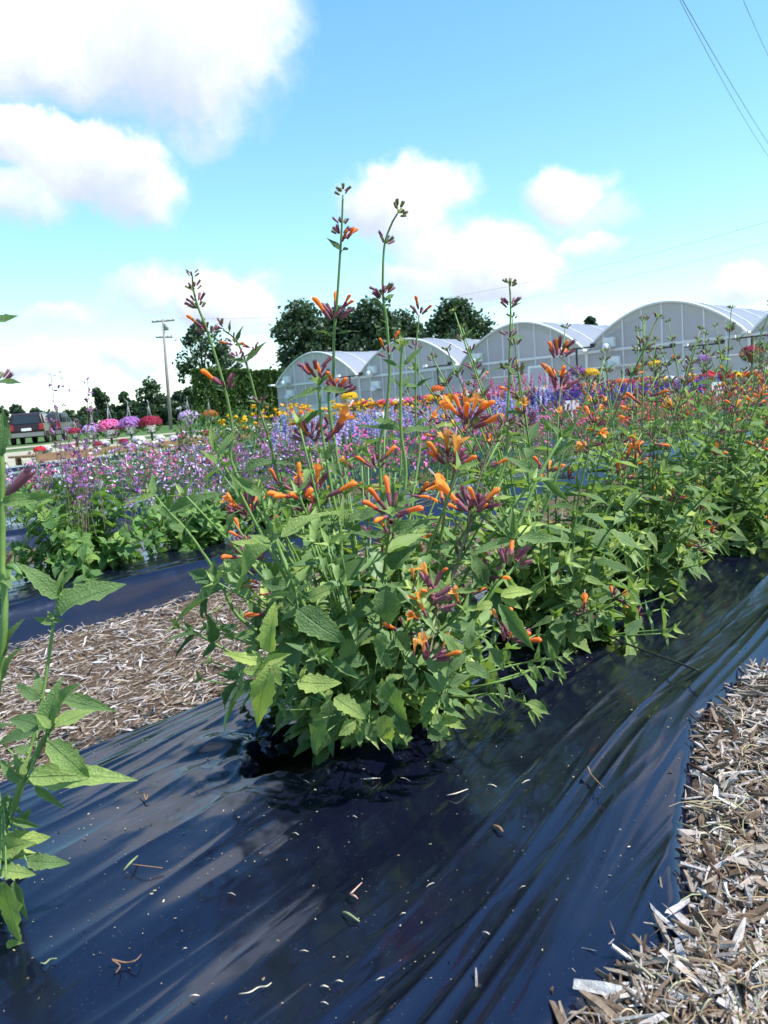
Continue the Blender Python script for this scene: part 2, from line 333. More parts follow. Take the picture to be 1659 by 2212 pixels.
def filmmat():
    m = bpy.data.materials.new('black_plastic_film'); m.use_nodes = True; n = N(m.node_tree); p = m.node_tree.nodes['Principled BSDF']; L = m.node_tree.links.new
    tc = n.new('ShaderNodeTexCoord').outputs['Object']
    dust = n.mapr(n.noise(tc, 6, 5, .7), .45, .75)
    sp_ = n.mapr(n.noise(tc, 420, 2, .5), .70, .76)
    c = n.mix(n.math('MULTIPLY', dust, .5), (.0036, .0044, .0135), (.008, .0095, .021)); c = n.mix(n.math('MULTIPLY', sp_, .22), c, (.25, .27, .30))  # black film coloured navy here, blue sky reflection put into base and specular tint
    L(c, p.inputs['Base Color']); L(n.math('ADD', n.math('MULTIPLY', dust, .13), .11), p.inputs['Roughness']); p.inputs['Specular IOR Level'].default_value = .8; p.inputs['Specular Tint'].default_value = (.60, .71, 1, 1)
    mp = n.new('ShaderNodeMapping'); mp.inputs['Scale'].default_value = (1.3, 15, 10); mp.inputs['Rotation'].default_value = (0, 0, R(-4)); L(tc, mp.inputs[0])
    b = n.new('ShaderNodeBump'); b.inputs['Strength'].default_value = .22; b.inputs['Distance'].default_value = .006
    L(n.math('ADD', n.noise(mp.outputs[0], 1.0, 2, .45, 0, .5), n.math('MULTIPLY', n.noise(tc, 45, 2, .5), .025)), b.inputs['Height']); L(b.outputs[0], p.inputs['Normal']); return m
M_FILM = filmmat()
usf = np.concatenate([np.linspace(-.5, .1, 40)[:-1], np.linspace(.1, 2.4, 420)[:-1], np.linspace(2.4, 5, 120)[:-1], np.linspace(5, 24, 90)])
vsf = np.concatenate([np.linspace(.20, .75, 250)[:-1], np.linspace(.75, 1.36, 210)])
grid(usf, vsf, filmz, 'film_covered_bed', M_FILM, cut=lambda u, v: holef(u, v) < 1.0)
for k, vc in enumerate(BEDS[1:]):
    uu = np.concatenate([np.linspace(-1, 6, 260 if k == 0 else 120)[:-1], np.linspace(6, 26, 100)])
    grid(uu, np.linspace(vc - .5, vc + .5, 150 if k == 0 else 50), lambda u, v, vc=vc, k=k: filmz(u, v, vc, False, 31 * k + 30), 'film_covered_bed', M_FILM)
grid(np.linspace(.62, 1.15, 40), np.linspace(.74, 1.06, 30), lambda u, v: .055 + .03 * (vnoise(u * 40, v * 40, 2) - .5) + .02 * (vnoise(u * 90, v * 90, 5) - .5), 'soil', M_SOIL)
PATH_R = grid(us_n, np.linspace(-1.2, .56, 120), rpathz, 'mulch_path', M_MULCH)
PATH_M = grid(us_n, np.linspace(1.24, 2.38, 90), lambda u, v: pathz(u, v) - .08 * np.clip((1.32 - v) / .06, 0, 1) - .08 * np.clip((v - 2.29) / .06, 0, 1), 'mulch_path', M_MULCH)
for k in range(1, 7):
    a = BEDS[k] + .40; b = (BEDS[k + 1] - .40) if k < 6 else a + 1.2
    grid(np.linspace(-1, 26, 120), np.linspace(a, b, 12), lambda u, v: pathz(u, v) - .004, 'mulch_path', M_MULCH)
grid(np.linspace(6, 40, 30), np.linspace(14.2, 27.5, 12), lambda u, v: np.full(u.shape, -.03), 'gravel_yard', M_GRAVEL)
grid(np.linspace(26.5, 40.5, 20), np.linspace(-6, 14.0, 12), lambda u, v: np.full(u.shape, -.028), 'gravel_yard', M_GRAVEL)
grid(np.linspace(4, 60, 30), np.linspace(33, 37, 4), lambda u, v: np.full(u.shape, -.035), 'gravel_drive', M_GRAVEL)
# ------------------------------------------------------------------ wood chips on the paths
def chipmat(name, per_object):
    m = bpy.data.materials.new(name); m.use_nodes = True; n = N(m.node_tree); p = m.node_tree.nodes['Principled BSDF']; L = m.node_tree.links.new
    if per_object: t = n.new('ShaderNodeObjectInfo').outputs['Random']
    else: t = n.new('ShaderNodeAttribute', attribute_type='GEOMETRY', attribute_name='tint').outputs['Fac']
    tc = n.new('ShaderNodeTexCoord').outputs['Object']
    mp = n.new('ShaderNodeMapping'); mp.inputs['Scale'].default_value = (2.5, 22, 22) if per_object else (60, 60, 60); L(tc, mp.inputs[0])
    g = n.noise(mp.outputs[0], 1.6, 5, .7)
    c = n.ramp(t, [(0, (.07, .04, .026)), (.2, (.20, .145, .105)), (.42, (.34, .28, .225)), (.62, (.40, .35, .325)), (.82, (.46, .43, .43)), (1, (.60, .575, .56))])
    c = n.mix(1.0, c, n.ramp(g, [(.25, (.38, .36, .35)), (.5, (.9, .9, .9)), (.72, (1.25, 1.25, 1.25))]), 'MULTIPLY')
    L(c, p.inputs['Base Color']); p.inputs['Roughness'].default_value = .85; p.inputs['Specular IOR Level'].default_value = .25
    b = n.new('ShaderNodeBump'); b.inputs['Strength'].default_value = .7; b.inputs['Distance'].default_value = .03 if per_object else .003; L(g, b.inputs['Height']); L(b.outputs[0], p.inputs['Normal']); return m
M_CHIP = chipmat('weathered_wood_chip', True); M_CHIPM = chipmat('wood_chip_mass', False)
def chip_template(k):
    r = random.Random(k); nseg = 3; v = []; bend = r.uniform(-.06, .06); wd = r.uniform(.07, .19) if k % 3 else r.uniform(.035, .07); th = r.uniform(.03, .08)
    for i in range(nseg + 1):
        t = i / nseg - .5; wz = wd * (1 - .35 * abs(t) * 2 * r.random()) * (r.uniform(.35, .8) if i in (0, nseg) else 1)
        y0 = bend * (1 - 4 * t * t) + r.uniform(-.02, .02)
        for sy, sz in ((-1, -1), (1, -1), (1, 1), (-1, 1)):
            v.append((t + (r.uniform(-.08, .08) if i in (0, nseg) else 0), y0 + sy * wz / 2, sz * th / 2 + r.uniform(-.012, .012) + .05 * (1 - 4 * t * t) * r.uniform(-.5, 1)))
    f = []
    for i in range(nseg):
        for j in range(4): f.append((i * 4 + j, i * 4 + (j + 1) % 4, (i + 1) * 4 + (j + 1) % 4, (i + 1) * 4 + j))
    f += [(3, 2, 1, 0), tuple(nseg * 4 + j for j in range(4))]
    return v, f
CT = [chip_template(k) for k in range(12)]
CHIPME = [mesh('wood_chip', v, f, [M_CHIP], smooth=False) for v, f in CT]
def chips(path, dens_fn, n_obj, n_mass, seed, size, vfun, bias, tl=0.0, th=1.0):
    r = random.Random(seed); spots = []
    while len(spots) < n_obj + n_mass:
        p = dens_fn(r)
        if p: spots.append(p)
    spots.sort(key=lambda p: math.hypot(p[0], p[1]))
    # near ones: objects of their own
    big = spots[:int(n_obj * 2.2)]; r.shuffle(big); objs = big[:n_obj]; mass = big[n_obj:] + spots[int(n_obj * 2.2):]
    for (u, v) in objs:
        L = r.uniform(.55, 1.25) * size * (1.35 if r.random() < .2 else 1); rot = Matrix.Rotation(r.gauss(bias, 1.0), 4, 'Z') @ Matrix.Rotation(r.gauss(0, .22), 4, 'Y') @ Matrix.Rotation(r.gauss(0, .5), 4, 'X')
        z = float(vfun(u, v)) + r.uniform(.007, .02)
        obj('wood_chip', r.choice(CHIPME), path, Matrix.Translation((u, v, z)) @ rot @ Matrix.Diagonal((L, L * r.uniform(.7, 1.2), L, 1)))
    V = []; Fc = []; T = []; off = 0; per = [[] for _ in CT]
    for (u, v) in mass:
        k = r.randrange(len(CT)); L = (.16 + .84 * r.random() ** 1.9) * size * .9; rot = Matrix.Rotation(r.gauss(bias, 1.1), 4, 'Z') @ Matrix.Rotation(r.gauss(0, .25), 4, 'Y') @ Matrix.Rotation(r.gauss(0, .6), 4, 'X')
        z = float(vfun(u, v)) + r.uniform(-.004, .010); per[k].append(Matrix.Translation((u, v, z)) @ rot @ Matrix.Diagonal((L, L * r.uniform(.35, .95), L, 1)))
    for k, ms in enumerate(per):
        if not ms: continue
        a, b, c = inst(CT[k][0], CT[k][1], [np.array(q) for q in ms], np.array([tl + (th - tl) * r.random() ** 1.25 for _ in ms])); V.append(a); Fc.append(b + off); T.append(c); off += len(a)
    o = obj('small_chips', mesh('small_chips', np.concatenate(V), np.concatenate(Fc), [M_CHIPM], smooth=False, tint=np.concatenate(T)), path); o['kind'] = 'stuff'
def dR(r):
    u = .45 + abs(r.gauss(0, .75)); v = vedge(u) - .002 + .010 * math.sin(u * 23) + .008 * math.sin(u * 61) - abs(r.gauss(0, .33)) * (1 + .3 * u)
    if r.random() < .006: v = vedge(u) + abs(r.gauss(0, .035))
    return (u, v) if u < 5 and -1 < v else None
def dM(r):
    u = .15 + abs(r.gauss(0, 1.25)); v = r.uniform(1.285, 2.335)
    return (u, v) if u < 6 else None
chips(PATH_R, dR, 300, 26000, 5, .074, lambda u, v: float(pathz(u, v)) + .045 + .036 * math.exp(-(max(float(vedge(u)) - v, 0) / .16) ** 2), .9, 0, .97)
chips(PATH_M, dM, 300, 17000, 6, .055, lambda u, v: pathz(u, v), .25, .15, .9)
# a few long pieces that stand out on the right-hand path: place, end, width
for (x0, y0, x1, y1, wd, z0, z1, bend) in ((1527, 1862, 1530, 2000, .62, .02, .03, 0), (1578, 1885, 1545, 2003, .68, .022, .03, 0), (1632, 1878, 1618, 1955, .72, .02, .03, 0),
                                     (1480, 1775, 1562, 1842, .6, .012, .02, 0), (1520, 2010, 1655, 2008, .35, .025, .02, 0), (1545, 2040, 1668, 2030, .4, .02, .02, 0)):
    a = onz(x0, y0, z0 + .055); b = onz(x1, y1, z1 + .055); d = b - a; x, y, n_ = frame(d, Z); L = d.length
    obj('wood_chip', CHIPME[(int(x0) % 4) * 3 + 1], PATH_R, Matrix(((x.x * L, y.x * L * wd, n_.x * L, (a.x + b.x) / 2), (x.y * L, y.y * L * wd, n_.y * L, (a.y + b.y) / 2), (x.z * L, y.z * L * wd, n_.z * L, (a.z + b.z) / 2 + .004), (0, 0, 0, 1))))
bt = B(); pts = spline([onz(1500, 2240, .06), onz(1508, 2195, .07), onz(1540, 2165, .078), onz(1600, 2155, .076), onz(1690, 2160, .07)], 5)
bt.tube(pts, [.0045 + .001 * math.sin(i) for i in range(len(pts))], 6)
tag(bt.build('curved_stick', mat('bleached_stick', (.42, .36, .31), .9, .2, .5, 200), smooth=True), 'curved bleached stick lying on shredded mulch at the plastic edge', 'stick')
# straws and fibres in the mulch
def strands(name, path, n, dens, seed, zf, cols):
    r = random.Random(seed); V = []; Fc = []; T = []
    for _ in range(n):
        p = None
        while p is None: p = dens(r)
        u, v = p; L = r.uniform(.015, .055); a = r.uniform(0, 6.28); c = r.uniform(-1.4, 1.4); z = float(zf(u, v)) + r.uniform(.004, .016); wd = r.uniform(.00025, .0007); o = len(V); k = 5; t = r.random()
        hx = r.uniform(0, .010)
        for i in range(k):
            s = i / (k - 1); aa = a + c * s; px = u + L * s * math.cos(aa); py = v + L * s * math.sin(aa); pz = z + hx * 4 * s * (1 - s)
            nx, ny = -math.sin(aa) * wd, math.cos(aa) * wd; V += [(px + nx, py + ny, pz), (px - nx, py - ny, pz + .0006)]; T += [t, t]
        for i in range(k - 1): Fc.append((o + 2 * i, o + 2 * i + 1, o + 2 * i + 3, o + 2 * i + 2))
    o = obj(name, mesh(name, V, np.array(Fc), [cols], tint=T), path); o['kind'] = 'stuff'
def strmat():
    m = bpy.data.materials.new('dry_grass_fibre'); m.use_nodes = True; n = N(m.node_tree); p = m.node_tree.nodes['Principled BSDF']
    t = n.new('ShaderNodeAttribute', attribute_type='GEOMETRY', attribute_name='tint').outputs['Fac']
    m.node_tree.links.new(n.ramp(t, [(0, (.10, .06, .035)), (.35, (.30, .20, .11)), (.65, (.42, .34, .22)), (.8, (.16, .22, .09)), (1, (.55, .48, .36))]), p.inputs['Base Color']); p.inputs['Roughness'].default_value = .8; return m
M_STR = strmat()
def dR2(r):
    u = .45 + abs(r.gauss(0, .5)); v = vedge(u) - .02 - abs(r.gauss(0, .2)); return (u, v)
strands('dry_fibres', PATH_R, 1300, dR2, 8, lambda u, v: float(pathz(u, v)) + .047 + .036 * math.exp(-(max(float(vedge(u)) - v, 0) / .16) ** 2), M_STR); strands('dry_fibres', PATH_M, 700, dM, 9, pathz, M_STR)
# ------------------------------------------------------------------ leaf, bud and flower meshes
def leaf_me(name, wr, serr, fold, droop, wave, seed, m, a=.62, b=.85, n=11, pet=.05):
    r = random.Random(seed); v = []; uv = []; f = []; bend = r.uniform(-.16, .16); tw = r.uniform(-.5, .5)
    for i in range(n + 1):
        t = i / n; w_ = wr / 2 * max(math.sin(math.pi * min(t, 1) ** a), 0) ** b
        if t < pet: w_ = wr * .03
        if i in (0, n): w_ = wr * .012
        tooth = serr * (1 if i % 2 else -1) * (1 if .12 < t < .8 else 0)
        for s in (-1, 0, 1):
            ww = w_ * (1 + tooth * r.uniform(.6, 1.3)) if s else 0
            x = t - (.045 * tooth / max(serr, .01) * serr * 3 if s else 0)
            zc = -droop * t * t + .02 * math.sin(t * 6 + seed)
            v.append((x, s * ww + bend * t * t, zc + tw * s * ww * t + (fold * ww + wave * ww * math.sin(t * 9 + s * 1.3 + seed) if s else 0)))
            uv.append((t, .5 + s * .5))
    for i in range(n):
        for j in (0, 1): f.append((i * 3 + j, (i + 1) * 3 + j, (i + 1) * 3 + j + 1, i * 3 + j + 1))
    return mesh(name, v, f, [m], uv=uv)
LANCE = [leaf_me('leaf', .30, .10, .35 + .25 * (k % 3), [.10, .22, .34, .16, .05, .28][k], .25, k, M_LEAF, .60, .95) for k in range(6)]
OVATE = [leaf_me('leaf', .46, .15, .25 + .2 * (k % 3), [.12, .26, .4, .18, .05, .3][k], .22, 20 + k, M_LEAF, .58, .8) for k in range(6)]
SMALL = [leaf_me('leaf', .30, .02, .5, [.0, .15, -.12][k], .1, 40 + k, M_LEAF, .65, .9, 6) for k in range(3)]
MINT = [leaf_me('leaf', .64, .07, .25 + .15 * (k % 3), [.10, .22, .35, .02][k], .18, 60 + k, M_MINT, .56, .72) for k in range(4)]
def ring_tube(rings, n=7):            # rings: (x, radius, zoffset)
    v = []; f = []
    for x, r, zo in rings:
        for k in range(n): a = 2 * math.pi * k / n; v.append((x, r * math.cos(a), zo + r * math.sin(a)))
    for i in range(len(rings) - 1):
        for k in range(n): f.append((i * n + k, i * n + (k + 1) % n, (i + 1) * n + (k + 1) % n, (i + 1) * n + k))
    return v, f
def calyx(bld, L, r, m):
    n = 7; v, f = ring_tube([(0, r * .3, 0), (L * .12, r * .75, 0), (L * .5, r, 0), (L * .8, r * 1.1, 0)], n); o = len(bld.v); bld.add(v, f, m)
    for k in range(n):               # pointed teeth
        a = 2 * math.pi * (k + .5) / n; tip = (L * 1.06, r * 1.35 * math.cos(a), r * 1.35 * math.sin(a))
        bld.add([v[3 * n + k], v[3 * n + (k + 1) % n], tip], [(0, 1, 2)], m)
def flower_me(kind, seed, cm):
    r = random.Random(seed); b = B()
    if kind == 'calyx': calyx(b, .95, .125, 0)
    elif kind == 'bud':
        calyx(b, .46, .075, 0); n = 8
        v, f = ring_tube([(.30, .05, 0), (.46, .065, .004), (.62, .075, .014), (.78, .092, .018), (.90, .096, .008), (.97, .068, -.012), (1.0, .03, -.03)], n); b.add(v, f, 1)
    else:
        calyx(b, .33, .055, 0); n = 8
        v, f = ring_tube([(.22, .035, 0), (.36, .042, .004), (.5, .055, .016), (.64, .088, .026), (.76, .118, .026)], n); b.add(v, f, 1)
        base = v[4 * n:]
        for k, (ln, up, wd) in enumerate(((.22, .035, 1.35), (.20, .035, 1.35), (.15, .14, 1.25), (.17, .20, 1.5), (.15, .14, 1.25))):    # two upper lobes, three spreading lower lobes
            a = [1.05, 2.09, 3.55, 4.71, 5.87][k]; cy, cz = math.cos(a), math.sin(a); R0 = .118; dy, dz = -cz, cy; hw = .066 * wd
            p = []
            for t, ws in ((0, .9), (.5, 1.15), (1.0, .45)):
                x = .75 + ln * t * (1 if k < 2 else .8); rr = R0 + up * t * t
                for s in (-1, 1): p.append((x, cy * rr + dy * hw * ws * s, .026 + cz * rr + dz * hw * ws * s))
            b.add(p, [(0, 1, 3, 2), (2, 3, 5, 4)], 1)
        for k in range(2): v, f = tube([(.6, .02 * k - .01, .05), (.9, .03 * k - .015, .085), (1.14, .05 * k - .02, .10)], .007, 4); b.add(v, f, 2)
    return mesh('flower' if kind != 'calyx' else 'calyx', b.v, b.f, [M_CAL, cm, M_PIST], b.m)
FL = {'open': [flower_me('open', 1, M_OR), flower_me('open', 2, M_YO)], 'bud': [flower_me('bud', 3, M_OR), flower_me('bud', 4, M_ORD)], 'calyx': [flower_me('calyx', 5, M_OR)]}
_gb = B(); calyx(_gb, .9, .2, 0); FL['gcal'] = [mesh('calyx', _gb.v, _gb.f, [M_CALG], _gb.m)]
def place(d, hint, b, L, wy=1.0, wz=1.0):
    x, y, n = frame(d, hint)
    return Matrix(((x.x * L, y.x * L * wy, n.x * L * wz, b.x), (x.y * L, y.y * L * wy, n.y * L * wz, b.y), (x.z * L, y.z * L * wy, n.z * L * wz, b.z), (0, 0, 0, 1)))
class Plant:                          # a leafy plant: thing > stem > leaf, flower, calyx
    def __init__(s, name, label, cat, base, group=None, leaves=(LANCE, OVATE), cap=300, mint=False, lm=None):
        s.o = thing(name, label, cat, base, group); s.base = Vector(base); s.nl = 0; s.cap = cap; s.lance, s.ovate = leaves; s.rest = []; s.mint = mint; s.lm = lm or M_LEAFM
    def stem(s, pts, r0=.0032, r1=.0016, m=None, seg=5, name='stem'):
        c = spline(pts, seg); k = len(c); rad = [r0 + (r1 - r0) * i / (k - 1) for i in range(k)]
        v, f = tube([p - s.base for p in c], rad, 5)
        o = obj(name, mesh(name, v, f, [m or M_STEM]), s.o); return o, c
    def leaf(s, st, b, d, L, kinds, tint=.5, hint=None, wy=1.0):
        mw = place(d, hint if hint is not None else Z, Vector(b) - s.base, L, wy)
        if s.nl < s.cap: obj('leaf', random.choice(kinds), st, mw, tint=float(tint)); s.nl += 1
        else: s.rest.append((np.array(mw), tint, kinds is s.ovate))
    def flower(s, st, b, d, L, kind, var=None, hint=None):
        ms = FL[kind]; me = ms[var] if var is not None else random.choice(ms)
        obj('calyx' if 'cal' in kind else 'flower', me, st, place(d, hint or Z, Vector(b) - s.base, L))
    def whorl(s, st, p, ax, n=5, size=.013, orange=0.0, green=.3, spread=1.0):
        x, y, z = frame(ax, (0.3, .5, .2))
        for k in range(n):
            a = 6.283 * (k + random.random() * .6) / n; out_ = (y * math.cos(a) + z * math.sin(a)); d = out_ * spread + x * random.uniform(.5, 1.3)
            q = Vector(p) + out_ * size * .45 + x * random.uniform(-.2, .7) * size
            u = random.random()
            if u < orange: s.flower(st, q, d, size * random.uniform(1.7, 2.3), 'bud')
            elif u < orange + (1 - orange) * green: s.flower(st, q, d, size * random.uniform(.6, .95), 'gcal')
            else: s.flower(st, q, d, size * random.uniform(.8, 1.2), 'calyx')
    def tuft(s, st, p, ax, n=6, size=.02, tint=.7):
        x, y, z = frame(ax, (0.3, .5, .2))
        for k in range(n):
            a = 1.571 * k + random.uniform(-.3, .3); out_ = y * math.cos(a) + z * math.sin(a); sc = size * (1.15 - .12 * k)
            s.leaf(st, p, out_ * (.75 - .08 * k) + x * .8, sc, SMALL if not s.mint else s.ovate, tint + random.uniform(-.1, .15), hint=x - out_ * .5)
    def nodes(s, st, c, start=.08, gap=.045, end=.92, big=.055, small=.02, tint=.4, ov=.45, tufts=.5, skip=0.0, rot0=None):
        L = [0]
        for i in range(1, len(c)): L.append(L[-1] + (c[i] - c[i - 1]).length)
        T = L[-1]; pos = T * start; k = 0; rot = random.uniform(0, 3.14) if rot0 is None else rot0
        while pos < T * end:
            i = max(j for j in range(len(L)) if L[j] <= pos); i = min(i, len(c) - 2); t = (pos - L[i]) / max(L[i + 1] - L[i], 1e-6)
            p = c[i].lerp(c[i + 1], t); ax = (c[i + 1] - c[i]).normalized(); x, y, z = frame(ax, (0.31, .5, .2)); fr = pos / T
            for sgn in (-1, 1):
                if random.random() < skip: continue
                a = rot + k * 1.571 + random.uniform(-.25, .25); out_ = (y * math.cos(a) + z * math.sin(a)) * sgn
                sz = (big + (small - big) * max(0, (fr - .35) / .65)) * random.uniform(.75, 1.2)
                d = out_ * 1.0 + x * random.uniform(.1, .65) + Z * random.uniform(-.25, .15)
                s.leaf(st, p, d, sz, s.ovate if fr < ov else s.lance, tint + random.gauss(0, .17) + (.4 if random.random() < .05 else 0), hint=x * .8 + Z * .7, wy=random.uniform(.8, 1.15))
                if random.random() < tufts: s.tuft(st, p + out_ * .003, d * .6 + x, 3, sz * .42, tint + .2)
            pos += gap * random.uniform(.8, 1.25) * (1 + .5 * fr); k += 1
    def finish(s):
        if not s.rest: return
        V = []; Fc = []; T = []; off = 0
        for ov in (True, False):
            rs = [r for r in s.rest if r[2] == ov]
            if not rs: continue
            me = (s.ovate if ov else s.lance)[1]; lv = np.zeros(len(me.vertices) * 3); me.vertices.foreach_get('co', lv); lf = np.array([tuple(p.vertices) for p in me.polygons])
            a, b, c = inst(lv.reshape(-1, 3), lf, np.array([r[0] for r in rs]), np.array([r[1] for r in rs])); V.append(a); Fc.append(b + off); T.append(c); off += len(a)
        v, f, t = np.concatenate(V), np.concatenate(Fc), np.concatenate(T)
        o = obj('foliage', mesh('foliage', v, f, [s.lm], tint=t), s.o); o['kind'] = 'stuff'
# ------------------------------------------------------------------ the near hyssop plant
ZN = {'P': (0, 0, 1), 'A': (324, 972, .2930), 'C': (351, 1269, .2767), 'D': (783, 1269, .2930), 'B': (756, 972, .2930), '8': (648, 378, .2684), 'H': (891, 756, .1709),
      '2': (540, 594, .3581), '3': (1065, 540, .3581), '1': (0, 594, .3581), 'L': (0, 1188, .2684), 'M': (0, 1620, .2197)}
def px(z, x, y): a, b, k = ZN[z]; return a + x * k, b + y * k
HB = Vector((.93, .87, .085)); D0 = HB.dot(FH)
def hp(z, x, y, dd=0.0): return at(*px(z, x, y), D0 + dd)
TOCAM = (-FH * .8 + Z * .6).normalized()
hero = Plant('hyssop_plant', 'bushy orange-flowered hyssop with very tall bud stems beside the torn hole in the film', 'flowering plant', HB, 'hyssop row on the black film', cap=330)
HS = {}
def hstem(key, z, pts, dd0=0.0, dd1=0.0, r0=.0033, r1=.0017, base=None, m=None):
    n = len(pts); P = [hp(z, x, y, dd0 + (dd1 - dd0) * (i + 1) / n) for i, (x, y) in enumerate(pts)]
    b = HB + Vector((random.uniform(-.06, .06), random.uniform(-.05, .05), 0)) if base is None else HB + Vector(base)
    o, c = hero.stem([b, b.lerp(P[0], .5) + Z * .02] + P, r0, r1, m); HS[key] = (o, c); return o, c
hstem('S1', '8', [(240, 1900), (268, 1600), (275, 1290), (300, 1000), (325, 620), (338, 400), (345, 170)], .06, .04, .0034, .0015)
hstem('S2', '8', [(640, 2300), (690, 1950), (722, 1600), (700, 1200), (672, 1000), (668, 800), (682, 560), (735, 400), (785, 310)], .04, .02, .0034, .0014)
hstem('S3', '1', [(1425, 1200), (1405, 950), (1360, 700), (1255, 350), (1195, 195), (1165, 80), (1160, 0)], .02, -.02, .0033, .0013)
hstem('S4', '1', [(1800, 1500), (1690, 1250), (1640, 1050), (1555, 780), (1485, 530), (1420, 390), (1345, 330)], .10, .05, .0032, .0014)
hstem('S5', '2', [(935, 1290), (912, 950), (910, 600), (918, 440)], -.03, -.05, .0036, .002)
hstem('S6', '2', [(1020, 1100), (1003, 900), (1000, 480), (1020, 260)], .08, .08, .0028, .0013)
hstem('S7', '2', [(1500, 1250), (1555, 780), (1565, 500), (1572, 200), (1565, 60)], .10, .08, .0032, .0014)
hstem('S8', 'H', [(440, 1900), (560, 1320), (650, 1120), (710, 1000)], .0, .0, .003, .0022, m=M_PSTEM)
hstem('S9', 'B', [(620, 1220), (700, 1080), (800, 800), (870, 600)], -.12, -.10, .0034, .0025, m=M_PSTEM)
hstem('S9b', 'B', [(800, 800), (870, 600), (930, 300), (1000, 80), (1060, -60), (1130, -190)], -.10, -.06, .0026, .0012, m=M_PSTEM)
hstem('S10', 'H', [(430, 1900), (430, 1680), (440, 1500)], -.02, -.02, .0026, .002)
hstem('a1', 'A', [(720, 1290), (540, 1020), (450, 850), (275, 600), (140, 460), (30, 330)], -.08, -.16, .0034, .0018)
hstem('a2', 'A', [(1120, 1120), (950, 720), (860, 480), (820, 310)], -.20, -.19, .0044, .0022)
hstem('a3', 'A', [(1010, 960), (820, 620), (660, 310), (560, 140), (500, 10), (480, -50)], -.08, -.12, .0034, .0018)
hstem('a7', 'A', [(1410, 740), (1400, 560), (1350, 350), (1290, 0), (1260, -200), (1245, -470)], -.06, -.08, .0036, .0018)
hstem('b1', 'B', [(260, 1000), (290, 560), (325, 430)], -.17, -.16, .0038, .0024)
hstem('b2', 'B', [(1000, 1120), (1110, 900), (1200, 660), (1270, 480), (1375, 230), (1490, 20), (1560, -90)], -.10, -.04, .0044, .0022)
hstem('b3', 'B', [(1250, 820), (1440, 430), (1520, 200), (1600, -50), (1720, -330), (1780, -520)], .10, .12, .0036, .0015)
hstem('c1', 'C', [(1340, 930), (1250, 840), (1060, 700), (830, 600)], -.20, -.28, .0038, .0028, base=(-.06, -.02, 0))
hstem('c2', 'C', [(900, 640), (520, 500), (260, 350), (140, 310)], -.04, -.10, .0028, .0015, base=(-.08, .05, 0))
hstem('d1', 'D', [(590, 770), (640, 640), (750, 480), (775, 455)], -.22, -.22, .003, .002)
hstem('d2', 'D', [(760, 810), (900, 790), (1030, 795), (1200, 860), (1250, 885)], -.12, -.14, .0026, .0016, base=(.06, -.05, 0))
hstem('d3', 'D', [(900, 640), (1080, 580), (1300, 540), (1480, 510)], -.06, -.06, .0024, .0013, base=(.08, -.05, 0))
hstem('d4', 'D', [(900, 720), (1130, 660), (1300, 590), (1430, 630)], -.08, -.08, .0022, .0013, base=(.08, -.06, 0))
hstem('e1', 'C', [(1450, 1000), (1620, 870)], -.18, -.2, .003, .002)
